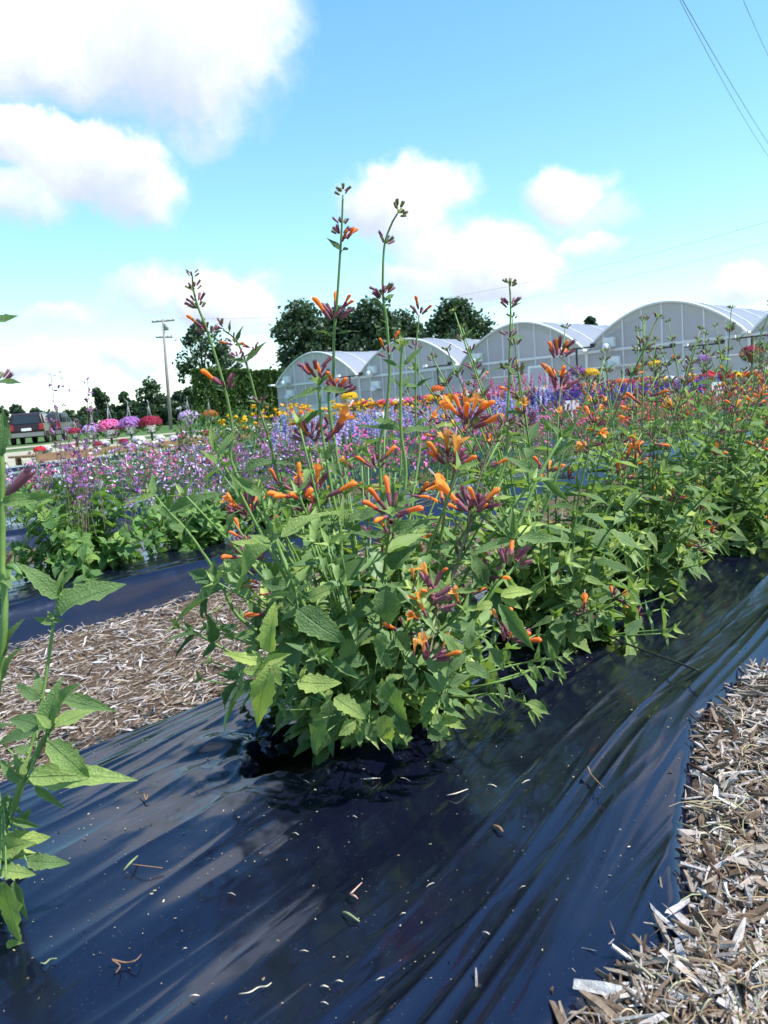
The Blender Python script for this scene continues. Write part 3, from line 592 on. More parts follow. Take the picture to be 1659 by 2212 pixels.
HL = [  # zone, base, tip, width/length, tint (darkened for shade, lightened for sun), depth, stem
 ('C', 830, 510, 885, 120, .38, 1.0, -.29, 'c1'), ('C', 770, 580, 470, 525, .32, 1.0, -.29, 'c1'), ('C', 800, 590, 970, 490, .36, .95, -.29, 'c1'), ('C', 840, 640, 660, 1095, .36, 1.0, -.30, 'c1'),
 ('C', 840, 640, 600, 640, .45, .75, -.28, 'c1'), ('C', 850, 600, 900, 780, .6, .7, -.27, 'c1'), ('C', 770, 570, 690, 470, .3, 1.0, -.29, 'c1'), ('C', 860, 610, 955, 570, .6, .7, -.26, 'c1'),
 ('C', 1050, 740, 1390, 780, .45, .9, -.24, 'c1'), ('C', 1090, 700, 1110, 605, .4, .85, -.24, 'c1'), ('C', 1040, 690, 1030, 575, .3, .6, -.22, 'c1'), ('C', 1340, 860, 1590, 1040, .45, .7, -.24, 'e1'),
 ('C', 1310, 800, 1290, 900, .6, .8, -.23, 'c1'), ('C', 1520, 1000, 1620, 940, .7, .7, -.23, 'e1'), ('C', 1540, 1000, 1575, 1080, .7, .7, -.23, 'e1'), ('C', 1510, 1060, 1365, 1140, .8, .82, -.25, 'e1'), ('C', 1500, 1050, 1480, 1170, .6, .75, -.24, 'e1'),
 ('C', 1250, 1020, 1135, 1300, .42, .5, -.22, 'e1'), ('C', 1290, 1120, 1170, 1300, .42, .3, -.21, 'e1'), ('C', 1290, 880, 1370, 1190, .55, .15, -.18, 'e1'), ('C', 1610, 1060, 1640, 1225, .6, .4, -.2, 'e1'), ('C', 1540, 1130, 1520, 1220, .7, .5, -.22, 'e1'),
 ('A', 545, 1025, 90, 1205, .2, .15, -.12, 'a1'), ('C', 250, 360, 10, 380, .2, .1, -.12, 'c2'), ('C', 260, 370, 40, 540, .17, .1, -.1, 'c2'), ('C', 400, 430, 370, 210, .42, .12, -.1, 'c2'), ('C', 410, 440, 310, 550, .45, .15, -.1, 'c2'), ('C', 240, 340, 150, 270, .3, .3, -.1, 'c2'),
 ('C', 320, 240, 310, 0, .18, .15, -.08, 'a1'), ('C', 800, 330, 680, 100, .45, .1, -.08, 'a1'), ('C', 560, 380, 740, 360, .3, .4, -.12, 'c2'), ('C', 720, 350, 545, 380, .3, .4, -.14, 'c2'), ('C', 590, 320, 430, 300, .3, .1, -.06, 'c2'),
 ('C', 600, 700, 430, 660, .5, .15, -.1, 'c2'), ('C', 580, 740, 415, 975, .25, .12, -.1, 'c2'), ('C', 700, 720, 525, 925, .3, .1, -.1, 'c2'), ('C', 920, 760, 840, 910, .4, .2, -.14, 'c1'), ('C', 1150, 850, 1040, 1040, .32, .2, -.12, 'c1'), ('C', 930, 960, 880, 1130, .3, .2, -.12, 'c1'), ('C', 1050, 760, 960, 890, .5, .1, -.12, 'c1'),
 ('A', 880, 720, 530, 1035, .38, .55, -.24, 'a2'), ('A', 885, 700, 740, 600, .42, .7, -.22, 'a2'), ('A', 960, 640, 1370, 410, .29, .6, -.24, 'a2'), ('A', 950, 620, 905, 475, .36, .7, -.22, 'a2'), ('A', 870, 430, 1120, 405, .22, .45, -.2, 'a2'), ('A', 830, 340, 590, 200, .3, .4, -.2, 'a2'),
 ('A', 870, 710, 600, 690, .35, .75, -.2, 'a2'), ('A', 140, 455, 545, 280, .22, .4, -.18, 'a1'), ('A', 130, 440, 220, 175, .16, .3, -.16, 'a1'), ('A', 245, 590, 130, 545, .55, .35, -.16, 'a1'), ('A', 260, 580, 330, 460, .2, .5, -.16, 'a1'),
 ('A', 480, 1000, 290, 840, .5, .2, -.1, 'a1'), ('A', 480, 940, 475, 815, .6, .3, -.12, 'a1'), ('A', 560, 990, 720, 680, .5, .05, -.05, 'a1'), ('A', 400, 1000, 390, 1240, .25, .1, -.08, 'a1'), ('A', 40, 340, -230, 400, .2, .6, -.18, 'a1'), ('A', 30, 330, 0, 170, .3, .5, -.18, 'a1'), ('A', 90, 420, -60, 430, .3, .5, -.17, 'a1'),
 ('C', 1060, 170, 1390, 470, .52, .28, -.24, 'a2'), ('C', 1060, 170, 920, 250, .5, .5, -.22, 'a2'), ('C', 1140, 90, 1360, 0, .45, .75, -.23, 'a2'), ('C', 1000, 50, 770, 85, .25, .7, -.22, 'a2'), ('A', 1080, 1000, 1180, 830, .4, .7, -.23, 'a2'), ('A', 1010, 1010, 795, 970, .5, .3, -.2, 'a2'),
 ('A', 690, 160, 1050, 40, .2, .15, -.14, 'a3'), ('A', 660, 320, 590, 180, .3, .4, -.14, 'a3'), ('A', 500, 100, 380, -20, .3, .5, -.14, 'a3'), ('A', 505, 40, 640, -160, .25, .45, -.14, 'a3'), ('A', 490, 0, 420, -190, .3, .55, -.14, 'a3'), ('A', 520, 110, 580, 90, .4, .6, -.14, 'a3'), ('A', 610, 470, 560, 640, .4, .4, -.1, 'a3'),
 ('C', 1110, 440, 1230, 600, .5, .4, -.2, 'e1'), ('C', 1640, 330, 1370, 390, .5, .12, -.12, 'a7'), ('C', 1600, 590, 1310, 580, .42, .15, -.14, 'e1'), ('C', 1630, 690, 1445, 790, .5, .12, -.14, 'e1'), ('C', 1520, 170, 1600, 30, .5, .2, -.12, 'a7'),
 ('A', 1460, 530, 1400, 460, .3, .6, -.12, 'a7'), ('A', 1400, 560, 1680, 620, .22, .4, -.12, 'a7'), ('A', 1430, 540, 1450, 340, .33, .6, -.14, 'a7'), ('A', 1470, 520, 1680, 410, .35, .3, -.12, 'a7'), ('A', 1340, 540, 1140, 560, .3, .3, -.1, 'a7'), ('A', 1310, 100, 1440, 190, .35, .4, -.12, 'a7'), ('A', 1300, 70, 1340, -60, .4, .3, -.1, 'a7'),
 ('2', 430, 690, 210, 740, .2, .4, -.08, 'a7'), ('2', 440, 690, 585, 705, .3, .4, -.08, 'a7'), ('2', 440, 820, 230, 950, .2, .2, -.06, 'a7'), ('2', 430, 640, 340, 620, .3, .6, -.08, 'a7'), ('2', 430, 650, 480, 600, .3, .6, -.08, 'a7'),
 ('B', 260, 1030, 260, 1300, .68, .3, -.24, 'b1'), ('B', 245, 1000, 105, 980, .3, .5, -.22, 'b1'), ('B', 270, 1000, 420, 985, .25, .45, -.22, 'b1'), ('B', 330, 430, 150, 380, .3, .35, -.2, 'b1'), ('B', 310, 420, 280, 260, .4, .35, -.2, 'b1'), ('B', 340, 400, 290, 170, .25, .45, -.2, 'b1'), ('B', 350, 410, 510, 340, .3, .4, -.2, 'b1'), ('B', 350, 400, 460, 240, .22, .5, -.19, 'b1'),
 ('B', 270, 640, 0, 580, .22, .35, -.2, 'b1'), ('B', 300, 610, 640, 490, .3, .38, -.2, 'b1'), ('B', 300, 880, 480, 610, .5, .05, -.14, 'b1'), ('B', 220, 420, 0, 525, .35, .25, -.12, 'b1'), ('B', 295, 550, 400, 640, .6, .35, -.19, 'b1'),
 ('D', 150, 330, 90, 530, .5, .45, -.22, 'b1'), ('D', 230, 330, 385, 515, .45, .45, -.22, 'b1'), ('D', 130, 480, 190, 620, .6, .45, -.22, 'b1'), ('D', 180, 690, 275, 1010, .42, .5, -.26, 'b1'), ('D', 170, 690, 180, 930, .55, .15, -.23, 'b1'), ('D', 170, 680, 310, 655, .4, .7, -.25, 'b1'), ('D', 160, 690, 100, 720, .5, .8, -.25, 'b1'),
 ('D', 165, 940, 165, 1185, .45, .95, -.24, 'b1'), ('D', 250, 930, 295, 1110, .6, .2, -.22, 'b1'), ('D', 90, 640, -10, 760, .5, .1, -.14, 'b1'), ('D', 60, 300, -60, 420, .5, .2, -.14, 'b1'), ('D', 320, 560, 390, 780, .45, .15, -.16, 'b1'),
 ('D', 580, 770, 450, 620, .4, .5, -.24, 'd1'), ('D', 600, 740, 575, 590, .4, .5, -.24, 'd1'), ('D', 560, 790, 410, 920, .45, .3, -.24, 'd1'), ('D', 590, 780, 645, 890, .5, .55, -.25, 'd1'), ('D', 630, 760, 800, 785, .3, .5, -.25, 'd1'), ('D', 745, 490, 625, 645, .5, .45, -.24, 'd1'), ('D', 700, 490, 585, 310, .45, .45, -.23, 'd1'), ('D', 770, 450, 830, 240, .4, .5, -.22, 'd1'),
 ('D', 760, 560, 970, 690, .38, .32, -.23, 'd1'), ('D', 640, 720, 810, 640, .5, .28, -.2, 'd1'), ('D', 740, 470, 690, 380, .4, .55, -.24, 'd1'), ('D', 800, 460, 890, 520, .5, .35, -.2, 'd1'), ('D', 930, 450, 1080, 650, .4, .45, -.2, 'b2'), ('D', 1000, 120, 1260, 500, .25, .4, -.2, 'b2'), ('D', 960, 130, 820, 130, .6, .95, -.2, 'b2'), ('D', 1020, 60, 1290, 10, .32, .8, -.18, 'b2'), ('D', 1020, 70, 1200, 150, .3, .8, -.18, 'b2'),
 ('D', 540, 930, 580, 1105, .5, .55, -.23, 'd1'), ('D', 600, 960, 760, 1050, .5, .8, -.22, 'd1'), ('D', 500, 910, 405, 1030, .5, .4, -.2, 'd1'), ('D', 480, 1080, 640, 1085, .5, .12, -.18, 'd1'), ('D', 600, 900, 745, 960, .4, .45, -.22, 'd1'), ('D', 760, 860, 820, 980, .4, .4, -.2, 'd2'), ('D', 820, 840, 890, 950, .4, .35, -.18, 'd2'), ('D', 850, 860, 990, 930, .3, .25, -.16, 'd2'),
 ('D', 1210, 850, 1410, 905, .35, .65, -.15, 'd2'), ('D', 1240, 890, 1325, 960, .25, .7, -.15, 'd2'), ('D', 1235, 900, 1270, 1015, .3, .65, -.15, 'd2'), ('D', 1190, 855, 1195, 805, .4, .6, -.14, 'd2'), ('D', 930, 780, 1060, 920, .2, .4, -.14, 'd2'), ('D', 990, 720, 1080, 830, .45, .4, -.14, 'd2'), ('D', 1080, 740, 1120, 850, .3, .4, -.12, 'd2'),
 ('D', 1270, 530, 1310, 400, .25, .5, -.08, 'd3'), ('D', 1220, 550, 1330, 710, .3, .5, -.08, 'd3'), ('D', 1410, 530, 1380, 390, .25, .5, -.07, 'd3'), ('D', 1420, 540, 1510, 690, .2, .5, -.07, 'd3'), ('D', 1340, 600, 1440, 675, .35, .5, -.09, 'd4'), ('D', 1240, 620, 1290, 715, .3, .5, -.09, 'd4'), ('D', 1480, 510, 1530, 495, .5, .6, -.06, 'd3'), ('D', 1440, 520, 1510, 550, .3, .6, -.06, 'd3'), ('D', 1290, 540, 1350, 510, .3, .5, -.08, 'd3'),
 ('B', 1180, 680, 880, 720, .25, .55, -.12, 'b2'), ('B', 1240, 650, 1650, 640, .2, .4, -.1, 'b2'), ('B', 1380, 180, 1130, 10, .2, .3, -.06, 'b2'), ('B', 1400, 220, 1640, 400, .2, .45, -.06, 'b2'), ('B', 1220, 620, 1190, 430, .3, .5, -.1, 'b2'), ('B', 1170, 630, 1040, 500, .3, .4, -.1, 'b2'), ('B', 1270, 480, 1450, 460, .2, .4, -.08, 'b2'), ('B', 580, 740, 780, 690, .22, .15, -.08, 'S9'), ('B', 570, 760, 750, 880, .25, .15, -.08, 'S9'),
 ('B', 690, 1070, 590, 900, .45, .45, -.14, 'S9'), ('B', 780, 1050, 935, 1010, .3, .7, -.16, 'b2'), ('B', 980, 1000, 900, 740, .45, .2, -.1, 'b2'), ('B', 1000, 960, 950, 760, .35, .3, -.1, 'b2'), ('B', 870, 600, 990, 530, .3, .1, -.1, 'S9'), ('B', 930, 520, 840, 450, .2, .15, -.1, 'S9'),
 ('B', 1500, 40, 1660, -60, .3, .35, -.03, 'b2'), ('B', 1560, -90, 1480, -230, .3, .4, -.03, 'b2'), ('B', 1560, -90, 1640, -210, .3, .4, -.03, 'b2'), ('B', 1560, -90, 1720, -100, .25, .4, -.03, 'b2'),
 ('8', 255, 1300, 110, 1220, .10, .3, .05, 'S1'), ('8', 290, 1280, 480, 1235, .10, .3, .05, 'S1'), ('8', 322, 605, 225, 485, .28, .1, .04, 'S1'), ('8', 338, 610, 385, 595, .4, .2, .04, 'S1'), ('8', 660, 1040, 515, 975, .18, .1, .03, 'S2'), ('8', 690, 1020, 775, 935, .3, .4, .03, 'S2'), ('8', 700, 1200, 640, 1150, .1, .3, .03, 'S2'),
 ('8', 815, 1430, 740, 1340, .4, .4, -.04, 'S5'), ('8', 840, 1530, 990, 1385, .25, .4, -.04, 'S5'), ('8', 810, 1560, 650, 1480, .2, .4, -.04, 'S5'), ('8', 800, 1700, 740, 1620, .4, .2, -.04, 'S5'), ('8', 830, 1700, 905, 1600, .3, .3, -.04, 'S5'), ('8', 825, 1690, 960, 1700, .3, .5, -.04, 'S5'), ('2', 905, 950, 630, 880, .17, .25, -.03, 'S5'), ('2', 920, 950, 1140, 915, .2, .35, -.03, 'S5'), ('2', 905, 930, 740, 845, .3, .4, -.02, 'S5'),
 ('2', 995, 680, 1100, 600, .25, .1, .08, 'S6'), ('2', 990, 690, 920, 640, .25, .2, .08, 'S6'), ('2', 1005, 900, 1060, 870, .5, .6, .07, 'S6'), ('2', 1000, 1000, 1050, 1020, .5, .3, .07, 'S6'), ('2', 1565, 390, 1650, 350, .2, .3, .08, 'S7'), ('2', 1560, 570, 1620, 600, .5, .4, .08, 'S7'), ('2', 1572, 200, 1655, 150, .1, .4, .08, 'S7'), ('2', 1560, 830, 1650, 830, .3, .2, .08, 'S7'), ('2', 1556, 560, 1450, 560, .1, .4, .08, 'S7'),
 ('1', 1485, 530, 1370, 490, .3, .15, .05, 'S4'), ('1', 1490, 525, 1595, 400, .22, .2, .05, 'S4'), ('1', 1385, 340, 1385, 270, .25, .1, .05, 'S4'), ('1', 1430, 400, 1455, 300, .25, .2, .05, 'S4'), ('1', 1420, 420, 1465, 420, .5, .3, .05, 'S4'), ('1', 1550, 770, 1640, 790, .4, .3, .06, 'S4'), ('1', 1545, 770, 1480, 750, .25, .3, .06, 'S4'), ('1', 1360, 705, 1280, 640, .35, .1, .0, 'S3'), ('1', 1365, 700, 1440, 600, .2, .3, .0, 'S3'), ('1', 1195, 205, 1110, 180, .2, .15, -.01, 'S3'), ('1', 1165, 100, 1115, 55, .2, .2, -.02, 'S3'), ('1', 1405, 1020, 1330, 980, .2, .2, .02, 'S3'), ('1', 1410, 1010, 1530, 985, .15, .2, .02, 'S3'),
]
for z, x0, y0, x1, y1, wr, ti, dd, st in HL:
    o, c = HS[st]; dd -= .07 if px(z, x0, y0)[1] > 1150 else 0; b = hp(z, x0, y0, dd)
    j = min(range(len(c)), key=lambda i: (c[i] - b).length)          # leaf stalk reaches its stem
    k = dd + random.uniform(-.02, .015); tip = hp(z, x1, y1, k); d = tip - b; L = d.length
    kinds = OVATE if wr > .37 else LANCE; base_w = .46 if wr > .37 else .30
    h = TOCAM + Vector((random.gauss(0, .14), random.gauss(0, .14), random.gauss(0, .14)))
    hero.leaf(o, b, d, L, kinds, ti, hint=h, wy=min(wr / base_w, 1.5))
    gapv = c[j] - b
    if .004 < gapv.length < .12:
        v, f = tube([b - HB, c[j] - HB], [.0009, .0011], 4, False); obj('leaf_stalk', mesh('leaf_stalk', v, f, [M_STEM]), o)
def hfl(z, x0, y0, x1, y1, kind, dd, st, var=None):
    dd -= .13 if px(z, x0, y0)[1] > 1150 else (.04 if px(z, x0, y0)[1] > 1000 else 0); b = hp(z, x0, y0, dd); t = hp(z, x1, y1, dd + random.uniform(-.015, .005)); d = t - b
    hero.flower(HS[st][0], b - d * (.42 if kind == 'bud' else .30), d, d.length * (1.42 if kind == 'bud' else 1.30), kind, var, hint=Z * 1 - FH * .3)
for q in [('H', 600, 830, 340, 620, 'open', 0, 'S8', 0), ('H', 670, 850, 710, 560, 'open', -.01, 'S8', 0), ('H', 745, 800, 850, 550, 'open', .0, 'S8', 1), ('H', 790, 850, 930, 640, 'bud', -.01, 'S8', 0), ('H', 850, 780, 1040, 640, 'bud', .01, 'S8', 0), ('H', 640, 600, 660, 480, 'bud', .02, 'S8', 1),
          ('H', 350, 1400, 200, 1290, 'bud', -.02, 'S10', 1), ('H', 445, 1280, 395, 1000, 'open', -.01, 'S10', 1), ('H', 545, 1400, 595, 1040, 'open', -.02, 'S10', 1), ('H', 630, 1440, 810, 1340, 'bud', -.02, 'S10', 1), ('H', 560, 1530, 515, 1450, 'bud', -.02, 'S10', 0), ('H', 480, 1250, 495, 1160, 'bud', .0, 'S10', 0),
          ('H', 590, 1940, 230, 1600, 'open', -.12, 'S9', 0), ('H', 785, 1900, 710, 1730, 'bud', -.11, 'S9', 0), ('H', 895, 1930, 1100, 1740, 'bud', -.12, 'S9', 0), ('H', 570, 2010, 450, 1950, 'bud', -.12, 'S9', 0), ('H', 880, 2010, 950, 1940, 'bud', -.12, 'S9', 0),
          ('2', 380, 600, 328, 550, 'bud', -.06, 'a7', 0), ('2', 425, 600, 395, 522, 'bud', -.06, 'a7', 0), ('2', 490, 690, 535, 622, 'bud', -.05, 'S1', 1), ('2', 535, 700, 582, 615, 'bud', -.05, 'S1', 1), ('2', 365, 970, 245, 850, 'open', -.06, 'a7', 0), ('2', 490, 960, 620, 800, 'open', -.02, 'S1', 0),
          ('2', 360, 1280, 265, 1210, 'open', -.06, 'S4', 0), ('2', 405, 1265, 415, 1130, 'open', -.05, 'S4', 0), ('2', 520, 1310, 645, 1250, 'bud', -.06, 'a7', 0), ('2', 605, 1155, 540, 1100, 'open', .02, 'S1', 1), ('2', 810, 1100, 880, 1030, 'bud', .0, 'S2', 0), ('2', 130, 1470, 165, 1455, 'bud', -.1, 'a2', 0),
          ('B', 595, 980, 510, 830, 'open', -.14, 'S9', 1), ('B', 545, 1190, 470, 1040, 'open', -.16, 'S9', 0), ('B', 600, 1060, 525, 1030, 'bud', -.16, 'S9', 1), ('B', 470, 960, 455, 860, 'open', -.1, 'S9', 1), ('B', 650, 920, 720, 870, 'bud', -.06, 'S9', 1), ('B', 800, 1120, 760, 1010, 'open', -.06, 'S9', 1), ('B', 490, 340, 590, 350, 'bud', -.06, 'S9', 0), ('B', 590, 350, 645, 380, 'bud', -.06, 'S9', 0), ('B', 690, 380, 690, 340, 'open', -.06, 'S9', 1),
          ('D', 450, 480, 445, 340, 'open', -.2, 'S9', 1), ('D', 380, 480, 400, 370, 'open', -.17, 'S9', 1), ('D', 590, 440, 650, 330, 'open', -.15, 'S9', 1), ('D', 1090, 330, 1190, 310, 'open', -.08, 'b2', 0), ('D', 1080, 380, 1100, 320, 'bud', -.08, 'b2', 0), ('D', 990, 220, 960, 170, 'open', -.1, 'b2', 1), ('D', 400, 230, 345, 190, 'open', -.18, 'S9', 0),
          ('A', 650, 420, 540, 330, 'open', -.05, 'a3', 0), ('A', 670, 430, 585, 400, 'bud', -.05, 'a3', 1), ('A', 740, 450, 740, 400, 'bud', -.05, 'a3', 1), ('A', 660, 640, 580, 600, 'bud', -.02, 'a3', 1), ('A', 905, 500, 940, 480, 'bud', -.12, 'a2', 1), ('A', 840, 370, 845, 340, 'bud', -.18, 'a2', 1), ('A', 760, 1010, 690, 1000, 'bud', -.05, 'a1', 1), ('A', 790, 980, 740, 960, 'bud', -.05, 'a1', 1), ('A', 860, 1060, 800, 1070, 'bud', -.05, 'a2', 1),
          ('8', 350, 510, 380, 440, 'bud', .03, 'S1', 1), ('8', 395, 490, 430, 425, 'bud', .03, 'S1', 1), ('8', 360, 1040, 405, 960, 'bud', .03, 'S1', 1), ('8', 370, 1050, 430, 1010, 'bud', .03, 'S1', 1), ('8', 670, 1380, 640, 1310, 'bud', .0, 'S2', 0), ('8', 765, 1320, 795, 1255, 'bud', .0, 'S2', 0),
          ('3', 360, 620, 335, 550, 'bud', .05, 'b3', 1), ('3', 385, 610, 385, 535, 'bud', .05, 'b3', 0), ('3', 420, 610, 455, 545, 'bud', .05, 'b3', 0), ('3', 375, 770, 320, 705, 'open', .05, 'b3', 0), ('3', 410, 800, 420, 720, 'open', .05, 'b3', 0), ('3', 405, 1010, 400, 950, 'open', .05, 'b3', 1)]:
    hfl(*q)
for z, x, y, dd, st, n, s, og, gr in [('8', 330, 500, .04, 'S1', 8, .016, .25, .35), ('8', 285, 1150, .04, 'S1', 10, .020, .2, .1), ('8', 345, 160, .04, 'S1', 9, .013, 0, .7), ('8', 338, 400, .04, 'S1', 5, .012, 0, .3), ('8', 682, 545, .02, 'S2', 8, .013, 0, .35), ('8', 672, 980, .02, 'S2', 10, .016, .1, .25), ('8', 790, 300, .02, 'S2', 8, .015, 0, 1.0), ('8', 715, 1450, .02, 'S2', 6, .013, .1, .1),
                           ('2', 1020, 240, .08, 'S6', 10, .013, .1, .3), ('2', 1000, 440, .08, 'S6', 6, .011, .1, .2), ('2', 1572, 190, .08, 'S7', 9, .014, .05, .4), ('2', 1566, 60, .08, 'S7', 8, .012, 0, 1.0), ('2', 1565, 370, .08, 'S7', 5, .012, .3, .2), ('2', 1556, 560, .08, 'S7', 6, .014, 0, .2),
                           ('1', 1195, 190, -.01, 'S3', 9, .014, 0, .3), ('1', 1172, 80, -.02, 'S3', 7, .011, 0, .3), ('1', 1160, 5, -.02, 'S3', 6, .009, 0, .5), ('1', 1250, 345, 0, 'S3', 9, .015, .1, .2), ('1', 1360, 680, 0, 'S3', 9, .018, .12, .2), ('1', 1345, 320, .05, 'S4', 9, .012, 0, .5), ('1', 1415, 410, .05, 'S4', 5, .010, .1, .3), ('1', 1440, 510, .05, 'S4', 5, .012, 0, .2), ('1', 1530, 460, .05, 'S4', 5, .012, .1, .2), ('1', 1580, 770, .06, 'S4', 6, .012, .1, .3),
                           ('H', 700, 960, 0, 'S8', 10, .024, .05, .05), ('H', 740, 880, 0, 'S8', 6, .022, .1, .05), ('H', 480, 1430, -.02, 'S10', 10, .022, .06, .05), ('H', 720, 2010, -.11, 'S9', 10, .023, .05, .03), ('H', 860, 1990, -.11, 'S9', 9, .023, .1, .03), ('2', 400, 610, -.06, 'a7', 10, .020, 0, .1), ('2', 530, 720, -.05, 'S1', 12, .020, .05, .1), ('2', 370, 990, -.06, 'a7', 8, .022, .05, .05), ('2', 490, 960, -.02, 'S1', 5, .020, .1, .05), ('2', 395, 1310, -.05, 'S4', 14, .022, .08, .05), ('2', 760, 1150, .02, 'S2', 7, .016, .1, .1),
                           ('A', 720, 460, -.05, 'a3', 14, .022, .08, .05), ('B', 590, 1080, -.15, 'S9', 10, .022, .1, .1), ('B', 640, 1170, -.13, 'S9', 10, .017, .1, .2), ('B', 1180, 870, -.08, 'b2', 14, .022, .1, .05), ('D', 490, 520, -.18, 'S9', 9, .018, .15, .2), ('D', 1080, 390, -.08, 'b2', 10, .02, .1, .1), ('B', 1040, -70, -.06, 'S9b', 8, .014, 0, .4), ('B', 1130, -170, -.06, 'S9b', 9, .014, 0, .6), ('B', 1000, 130, -.06, 'S9b', 5, .014, .1, .1), ('B', 700, 400, -.06, 'S9', 5, .014, .1, .2), ('B', 320, 520, -.16, 'b1', 4, .011, .0, .1), ('B', 310, 650, -.16, 'b1', 5, .011, .05, .3), ('B', 170, 680, -.1, 'b1', 8, .014, .05, .2),
                           ('3', 400, 640, .06, 'b3', 12, .02, .05, .15), ('3', 400, 840, .06, 'b3', 12, .02, .1, .15), ('8', 820, 1370, -.04, 'S5', 5, .012, 0, 1.0)]:
    o, c = HS[st]; dd -= .13 if px(z, x, y)[1] > 1150 else 0; p = hp(z, x, y, dd); j = min(range(len(c) - 1), key=lambda i: (c[i] - p).length)
    hero.whorl(o, p, c[j + 1] - c[j], n, s, og, gr)
    if (c[j] - p).length > .006:
        v, f = tube([p - HB, c[j] - HB], [.0011, .0013], 4, False); obj('flower_stalk', mesh('flower_stalk', v, f, [M_PSTEM]), o)
for k_ in ('a1', 'a2', 'a3', 'a7', 'b1', 'b2', 'c1', 'c2', 'd1', 'd2', 'd3', 'd4', 'S5', 'S2', 'S7'):
    o, c = HS[k_]; hero.tuft(o, c[-1], c[-1] - c[-2], 6, .022 if k_ not in ('S2', 'S7') else .012, .75)
hero.cap = 430
for k_, e in (('S1', .5), ('S2', .5), ('S3', .55), ('S4', .6), ('S6', .6), ('S7', .55), ('S8', .8), ('b3', .7), ('S10', .8), ('S9b', .3), ('a1', .55), ('a3', .5)):
    hero.nodes(*HS[k_], .18, .05, e, .05, .03, .3, .25, .35, .25)
for k in range(96):                      # the leafy mass round the base
    a = random.uniform(0, 6.283); rr = random.uniform(.02, .075); b = HB + Vector((rr * math.cos(a), rr * math.sin(a), 0)); sp_ = random.uniform(.03, .27); h = random.uniform(.16, .50) - sp_ * .4
    if k % 3 == 0: h = random.uniform(.04, .14); sp_ = random.uniform(.10, .24)
    if math.cos(a - AZ) < -.2 and h < .2: sp_ *= .55
    tip = b + Vector((math.cos(a) * sp_, math.sin(a) * sp_, h)); mid = b.lerp(tip, .5) + Z * h * .12 - Vector((math.cos(a), math.sin(a), 0)) * sp_ * .12
    o, c = hero.stem([b, mid, tip], .0026, .0014, seg=4)
    hero.nodes(o, c, .2, .045, .95, .080, .052, .32 + .36 * random.random(), .75, .35, .05); hero.tuft(o, tip, tip - mid, 4, .024, .6)
    if k % 4 == 1 and h > .2: hero.whorl(o, tip, tip - mid, 9, .018, .25, .1)
for k in range(32):                      # taller leafy stems through the middle
    a = random.uniform(0, 6.283); b = HB + Vector((.06 * math.cos(a), .06 * math.sin(a), 0)); sp_ = random.uniform(.08, .28); h = random.uniform(.34, .56) - sp_ * .3
    tip = b + Vector((math.cos(a) * sp_, math.sin(a) * sp_, h)); mid = b.lerp(tip, .5) + Z * h * .06 - Vector((math.cos(a), math.sin(a), 0)) * sp_ * .1
    o, c = hero.stem([b, mid, tip], .003, .0015, seg=4); hero.nodes(o, c, .3, .052, .96, .068, .036, .35 + .25 * random.random(), .4, .35, .1); hero.tuft(o, tip, tip - mid, 5, .026, .65)
    if k % 3 == 0: hero.whorl(o, c[-3], tip - mid, 7, .016, .2, .1)
hero.finish()
# ------------------------------------------------------------------ the hyssop at the left edge
FB = Vector((.33, .96, .085)); DF = FB.dot(FH)
fg = Plant('hyssop_plant', 'pale green hyssop with few flowers, end plant of the row before the hole', 'flowering plant', FB, 'hyssop row on the black film', cap=300)
def fp(z, x, y, dd=0.0): return at(*px(z, x, y), DF + dd)
FS = {}
for key, z, pts, d0, d1, r0, r1 in [('f1', 'L', [(60, 2180), (200, 1830), (340, 1560), (395, 1470)], -.08, -.10, .0042, .003), ('f2', 'L', [(150, 1900), (250, 1580), (360, 1080), (430, 600), (490, 320)], -.04, -.02, .0026, .0016), ('f3', 'P', [(2, 1430), (4, 1200), (4, 1080), (2, 990), (-10, 900)], -.08, -.1, .0040, .003), ('f4', 'P', [(-60, 1300), (-40, 1000), (-30, 800), (-20, 690)], 0, 0, .003, .0015), ('f5', 'P', [(-40, 1850), (-10, 1780), (10, 1740)], -.05, -.08, .003, .002)]:
    P = [fp(z, x, y, d0 + (d1 - d0) * i / (len(pts) - 1)) for i, (x, y) in enumerate(pts)]
    o, c = fg.stem([FB + Vector((random.uniform(-.03, .03), random.uniform(-.03, .03), 0)), *P], r0, r1); FS[key] = (o, c)
